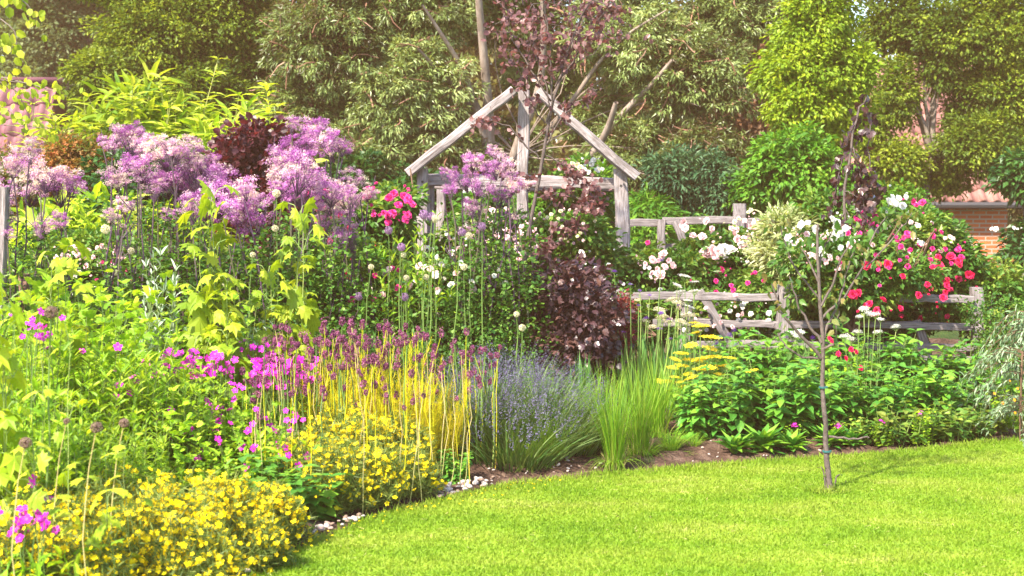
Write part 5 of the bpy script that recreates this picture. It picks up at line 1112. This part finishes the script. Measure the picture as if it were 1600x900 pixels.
SG = [stalk_mesh(i + 9, G_['drystem']) for i in range(4)]
SN = [stalk_mesh(i + 19, G_['stem'], .004) for i in range(4)]
rg = np.random.default_rng(123); k = 0
zones = [('front', 'drumstick allium with plum head and bare straw stem in the front of the stand', 24), ('mid', 'drumstick allium with plum head on a glowing yellow stem, in the thick of the stand', 190), ('left', 'drumstick allium among the magenta campions, thin yellow stem', 26), ('right', 'drumstick allium standing before the lavender, plum head', 26)]
for zn, lab, n in zones:
    for i in range(n):
        if zn == 'front': px, d = rg.uniform(390, 720), rg.uniform(6.9, 7.3); top = rg.uniform(560, 650)
        elif zn == 'mid': px, d = rg.normal(572, 66), rg.uniform(7.5, 8.3); top = rg.uniform(500, 640) if rg.random() < .6 else rg.uniform(505, 575)
        elif zn == 'left': px, d = rg.uniform(370, 470), rg.uniform(7.5, 8.0); top = rg.uniform(530, 620)
        else: px, d = rg.uniform(690, 780), rg.uniform(8.0, 8.5); top = rg.uniform(530, 610)
        px = float(np.clip(px, 370, 790)); g = G(px, d)
        if g[1] < edge_y(g[0]) + .06: g[1] = edge_y(g[0]) + rg.uniform(.08, .3)
        H = W(px, top, d)[2]
        t_ = thing('drumstick_allium', lab, 'allium', tuple(g), 'drumstick alliums, ' + {'front': 'front', 'mid': 'dense middle', 'left': 'campion side', 'right': 'lavender side'}[zn])
        t_.rotation_euler = (rg.normal() * .03, rg.normal() * .03, rg.uniform(0, 6))
        o = link('stem', (SG if zn == 'front' and rg.random() < .6 else SN if zn in ('left', 'right') and rg.random() < .5 else SG if rg.random() < .14 else SN if rg.random() < .16 else SY)[rg.integers(4)], t_); o.scale = (1, 1, H)
        s_ = rg.uniform(.015, .023); o = link('flower_head', DH[rg.integers(4)], t_); o.location = (0, 0, H); o.scale = (s_, s_, s_ * rg.uniform(.9, 1.3)); o.rotation_euler = (rg.normal() * .3, rg.normal() * .3, 0)
# tall round-headed alliums
def ball(seed, mat, n=220, flo=.2):
    rg = np.random.default_rng(seed); mb = MB(); q = sphere_pts(rg, n); mb.inst(T['tiny'], q * .82, sphere_pts(rg, n), q, rg.uniform(flo * .8, flo * 1.2, n), rg.random(n))
    mb.inst(T['needle'], np.zeros((n, 3)), q, sphere_pts(rg, n), .85, rg.random(n), 0, .5); return mb.mesh('flower_head', mat)
B_l = ball(1, petal('mauve_floret', [(.22, .10, .26), (.34, .18, .36), (.44, .30, .42)])); B_w = ball(2, G_['cream'], 160); B_d = ball(3, G_['dry'], 380, .16)
al = []
for i, (px, py, r_, m_) in enumerate([(607, 360, 7, B_l), (675, 338, 7, B_l), (680, 342, 7, B_w), (627, 386, 7, B_l), (630, 398, 5, B_w), (560, 463, 7, B_l), (632, 464, 7, B_l), (722, 363, 7, B_l), (753, 354, 7, B_l), (733, 368, 6, B_w), (580, 417, 5, B_w), (635, 434, 5, B_w), (666, 433, 5, B_w), (725, 417, 6, B_w), (432, 302, 7, B_w), (430, 357, 6, B_w), (205, 392, 6, B_w), (165, 358, 8, B_w), (395, 398, 5, B_w), (182, 426, 5, B_w), (310, 478, 5, B_w), (662, 335, 8, B_l), (680, 341, 6, B_w), (807, 491, 5, B_w), (816, 512, 6, B_w), (352, 443, 5, B_w)]):
    d = 9.2 + .4 * rg.random(); g = G(px + rg.normal() * 6, d); q = W(px, py, d)
    col = 'mauve' if m_ is B_l else 'whitish'
    t_ = thing('round_allium', '', 'allium', tuple(g), 'tall ' + col + ' round-headed alliums')
    dx = q[0] - g[0]; o = link('stem', SN[rg.integers(4)], t_); o.scale = (1, 1, math.hypot(q[2], dx)); o.rotation_euler = (0, math.atan2(dx, q[2]), 0)
    o = link('flower_head', m_, t_); s_ = r_ * d / F; o.location = (dx, 0, q[2]); o.scale = (s_, s_, s_); al.append((col, t_))
for col in ('mauve', 'whitish'):
    L = sorted([t for c_, t in al if c_ == col], key=lambda o: o.location.x)
    for i, t in enumerate(L):
        nm = {'mauve': 'tall allium with a round mauve head', 'whitish': 'tall allium with a small whitish bud'}[col]
        ords = ['leftmost', 'second', 'third', 'fourth', 'fifth', 'sixth', 'seventh', 'eighth', 'ninth', 'tenth', 'eleventh', 'twelfth', 'thirteenth', 'fourteenth', 'fifteenth', 'sixteenth', 'seventeenth', 'eighteenth', 'nineteenth', 'twentieth']
        t['label'] = nm + ', ' + ('leftmost of its kind' if i == 0 else ords[i] + ' of its kind counting from the left')
for px, py, r_, d, lab in ((80, 488, 12, 5.6, 'large dried brown allium head on a tall stalk, highest of the dried ones'), (151, 668, 11, 5.0, 'dried allium head with a straw-coloured crown over the yellow flowers'), (40, 692, 11, 4.9, 'dried brown allium head nearest the left edge'), (104, 658, 6, 5.3, 'smallest dried brown allium head, between two larger ones'), (194, 661, 9, 5.4, 'flattened dried brown allium head, rightmost of the dried ones')):
    g = G(px - 20, d); q = W(px, py, d); t_ = thing('dried_allium', lab, 'allium', tuple(g), 'dried allium heads at left')
    dx = q[0] - g[0]; o = link('stem', SG[1] if px != 80 else SN[1], t_); o.scale = (1, 1, math.hypot(q[2], dx)); o.rotation_euler = (0, math.atan2(dx, q[2]), 0)
    o = link('flower_head', B_d, t_); s_ = r_ * d / F; o.location = (dx, 0, q[2]); o.scale = (s_, s_, s_ * .9)

# small bright plant beside the soil
plant('broad', 'lime_seedling', 'small lime-green plant at the right foot of the alliums', 'foliage plant', 710, 7.75, 705, None, 1.0)
plant('broad', 'leafy_perennial', 'rounded bright-leaved plant between the two yellow flower mounds', 'foliage plant', 450, 6.85, 712, None, 1.5)

# overhanging yellow-green branches at top left
def branch_leaves(name, label, lines, d, mat, size, seed, n, tm=T['round'], r0=.008):
    rg = np.random.default_rng(seed); base = G(-140, d); t_ = thing(name, label, 'tree', tuple(base)); b = np.array(t_.location); mb, lf = MB(), MB(); E = []
    q0 = W(-140, 100, d) - b; mb.tube(curve_pts((0, 0, 0), q0, rg, 8, .03), np.linspace(.05, .03, 8), 8)
    q1 = W(-140, -40, d) - b; mb.tube(curve_pts(q0, q1, rg, 5, .03), np.linspace(.03, .02, 5), 8)
    for pts in lines:
        P = np.array([W(x, y, d) for x, y in pts]) - b; tt = np.linspace(0, len(P) - 1, 14); Q = np.stack([np.interp(tt, range(len(P)), P[:, k]) for k in range(3)], 1); Q[:, 1] += np.linspace(0, rg.uniform(-.2, .2), 14)
        mb.tube(Q, np.linspace(r0, .002, 14), 5); E.append(Q[4:])
    E = np.concatenate(E); q = E[rg.integers(0, len(E), n)] + rg.normal(size=(n, 3)) * [.045, .05, .05]
    lf.inst(tm, q, rg.normal(size=(n, 3)) * .5 - UP * 1.0, rg.normal(size=(n, 3)) + np.array([0, -.6, .2]), size * rg.uniform(.7, 1.2, n), rg.random(n))
    link('trunk', mb.mesh('trunk', G_['bark'], True), t_); link('crown', lf.mesh('crown', mat), t_); return t_
branch_leaves('birch_tree', 'tree with yellow-green leaves overhanging the top left corner', [[(-140, -20), (-40, 0), (20, 45), (25, 90)], [(-140, -40), (-20, -30), (30, 0), (50, 30)], [(-140, 0), (-60, 20), (0, 50), (10, 75)]], 8.5, G_['yellowleaf'], .06, 1, 90)
branch_leaves('birch_tree', 'tree with hanging yellow leaves in front of the pink barn roof', [[(-140, 100), (-40, 110), (20, 140), (40, 190)], [(-140, 100), (-40, 120), (40, 130), (70, 140)], [(-140, 100), (-60, 140), (10, 170), (55, 200)], [(-140, 100), (0, 120), (60, 135), (95, 145)], [(-140, 130), (-60, 180), (0, 195), (80, 200)]], 10.5, G_['yellowleaf'], .06, 2, 150)

# ================================================================== STONES
def stone_mesh(seed, mat):
    rg = np.random.default_rng(seed); import bmesh
    bm = bmesh.new(); bmesh.ops.create_icosphere(bm, subdivisions=2, radius=1)
    dirs = sphere_pts(rg, 7); off = rg.uniform(.55, .9, 7)
    for v in bm.verts:
        p = np.array(v.co)
        for dn, of in zip(dirs, off):
            s_ = p @ dn
            if s_ > of: p = p - dn * (s_ - of) * .85
        v.co = p * [1, .8, .6] + rg.normal(size=3) * .015
    me = bpy.data.meshes.new('stone'); bm.to_mesh(me); bm.free(); me.materials.append(mat); return me
M_st = [bark('pale_stone', (.32, .27, .24), (.50, .44, .40), (9, 9, 9), .2), bark('pink_stone', (.26, .17, .14), (.42, .31, .27), (9, 9, 9), .2), bark('tan_stone', (.17, .11, .08), (.30, .21, .16), (9, 9, 9), .2)]
SM = [stone_mesh(i, M_st[i % 3 if i > 2 else 0]) for i in range(7)]
rg = np.random.default_rng(17)
def stones(lab, group, n, sampler, smin, smax):
    for i in range(n):
        px, py = sampler(); d = CAMH * F / max(60, (py - 300)) ; p = G(px, d); 
        o = bpy.data.objects.new('stone', SM[rg.integers(len(SM))]); S.collection.objects.link(o)
        s_ = rg.uniform(smin, smax); o.scale = (s_, s_, s_ * .8); z0 = .0 + .05 * float(np.clip((p[1] - edge_y(p[0])) / .8, -.6, 1))
        o.location = (p[0], p[1], max(z0, .01) + s_ * .35 + .004 + (rg.random() * s_ * .4)); o.rotation_euler = (rg.normal() * .3, rg.normal() * .3, rg.uniform(0, 6))
        o['label'] = lab; o['category'] = 'stone'; o['group'] = group
def edge_px(px):   # picture row of the lawn edge at this column
    X = [300, 400, 490, 600, 690, 800, 930, 1100, 1280, 1450, 1600]; Y = [950, 900, 850, 810, 790, 765, 748, 735, 722, 708, 692]
    return np.interp(px, X, Y)
stones('pale stone in the heap at the lower left lawn corner', 'stones at the lower lawn corner', 75, lambda: (lambda x: (x, edge_px(x) - rg.uniform(0, 22) + (8 if x < 370 else 0)))(rg.uniform(320, 405)), .009, .024)
stones('stone in the small row below the drumstick alliums', 'stones below the alliums', 26, lambda: (lambda x: (x, edge_px(x) - rg.uniform(2, 14)))(rg.uniform(485, 565)), .009, .022)
stones('pinkish stone in the strip beside the small lime plant', 'stones beside the lime plant', 60, lambda: (lambda x: (x, edge_px(x) - rg.uniform(3, 18)))(rg.uniform(675, 775)), .008, .022)
stones('small stone scattered on the bare brown soil', 'small stones on the bare soil', 60, lambda: (lambda x: (x, edge_px(x) - rg.uniform(4, 36)))(rg.uniform(760, 1300)), .005, .015)

# dry straw clippings and fallen petals lying on the lawn
r = np.random.default_rng(31); mb = MB(); n = 900
x = r.uniform(-1.1, 4.0, n); y = r.uniform(5.6, 9.6, n); ok = (y < edge_y(x) - .02) & (np.abs(x) < y * .37); x, y = x[ok], y[ok]; n = len(x); D = r.normal(size=(n, 3)); D[:, 2] *= .12
mb.inst(T['needle'], np.stack([x, y, np.full(n, .022)], 1), D, r.normal(size=(n, 3)) * .2 + UP, r.uniform(.02, .06, n), r.random(n), 0, .045)
link('straw_clippings', mb.mesh('straw_clippings', G_['drystem']), kind='stuff')
mb = MB(); n = 90; x = r.uniform(-1.0, .3, n); y = edge_y(x) - np.abs(r.normal(size=n)) * .12
mb.inst(T['round'], np.stack([x, y, np.full(n, .024)], 1), r.normal(size=(n, 3)) * [1, 1, .1], r.normal(size=(n, 3)) * .3 + UP, r.uniform(.008, .016, n), r.random(n))
link('fallen_petals', mb.mesh('fallen_petals', G_['yflower']), kind='stuff')

# ================================================================== ADDED HAZE, tinted orange to imitate a warm lens glow
if HAZE > 0:
    mb = MB(); box(mb, -60, 60, -3, 60, -2.2, 14)
    m, t, out = newmat('glow_tint'); v = t.nodes.new('ShaderNodeVolumePrincipled')
    v.inputs['Color'].default_value = (1.0, .54, .30, 1); v.inputs['Density'].default_value = HAZE; v.inputs['Anisotropy'].default_value = 0.0
    t.links.new(v.outputs[0], out.inputs['Volume'])
    link('glow_haze', mb.mesh('glow_haze', m), kind='stuff')
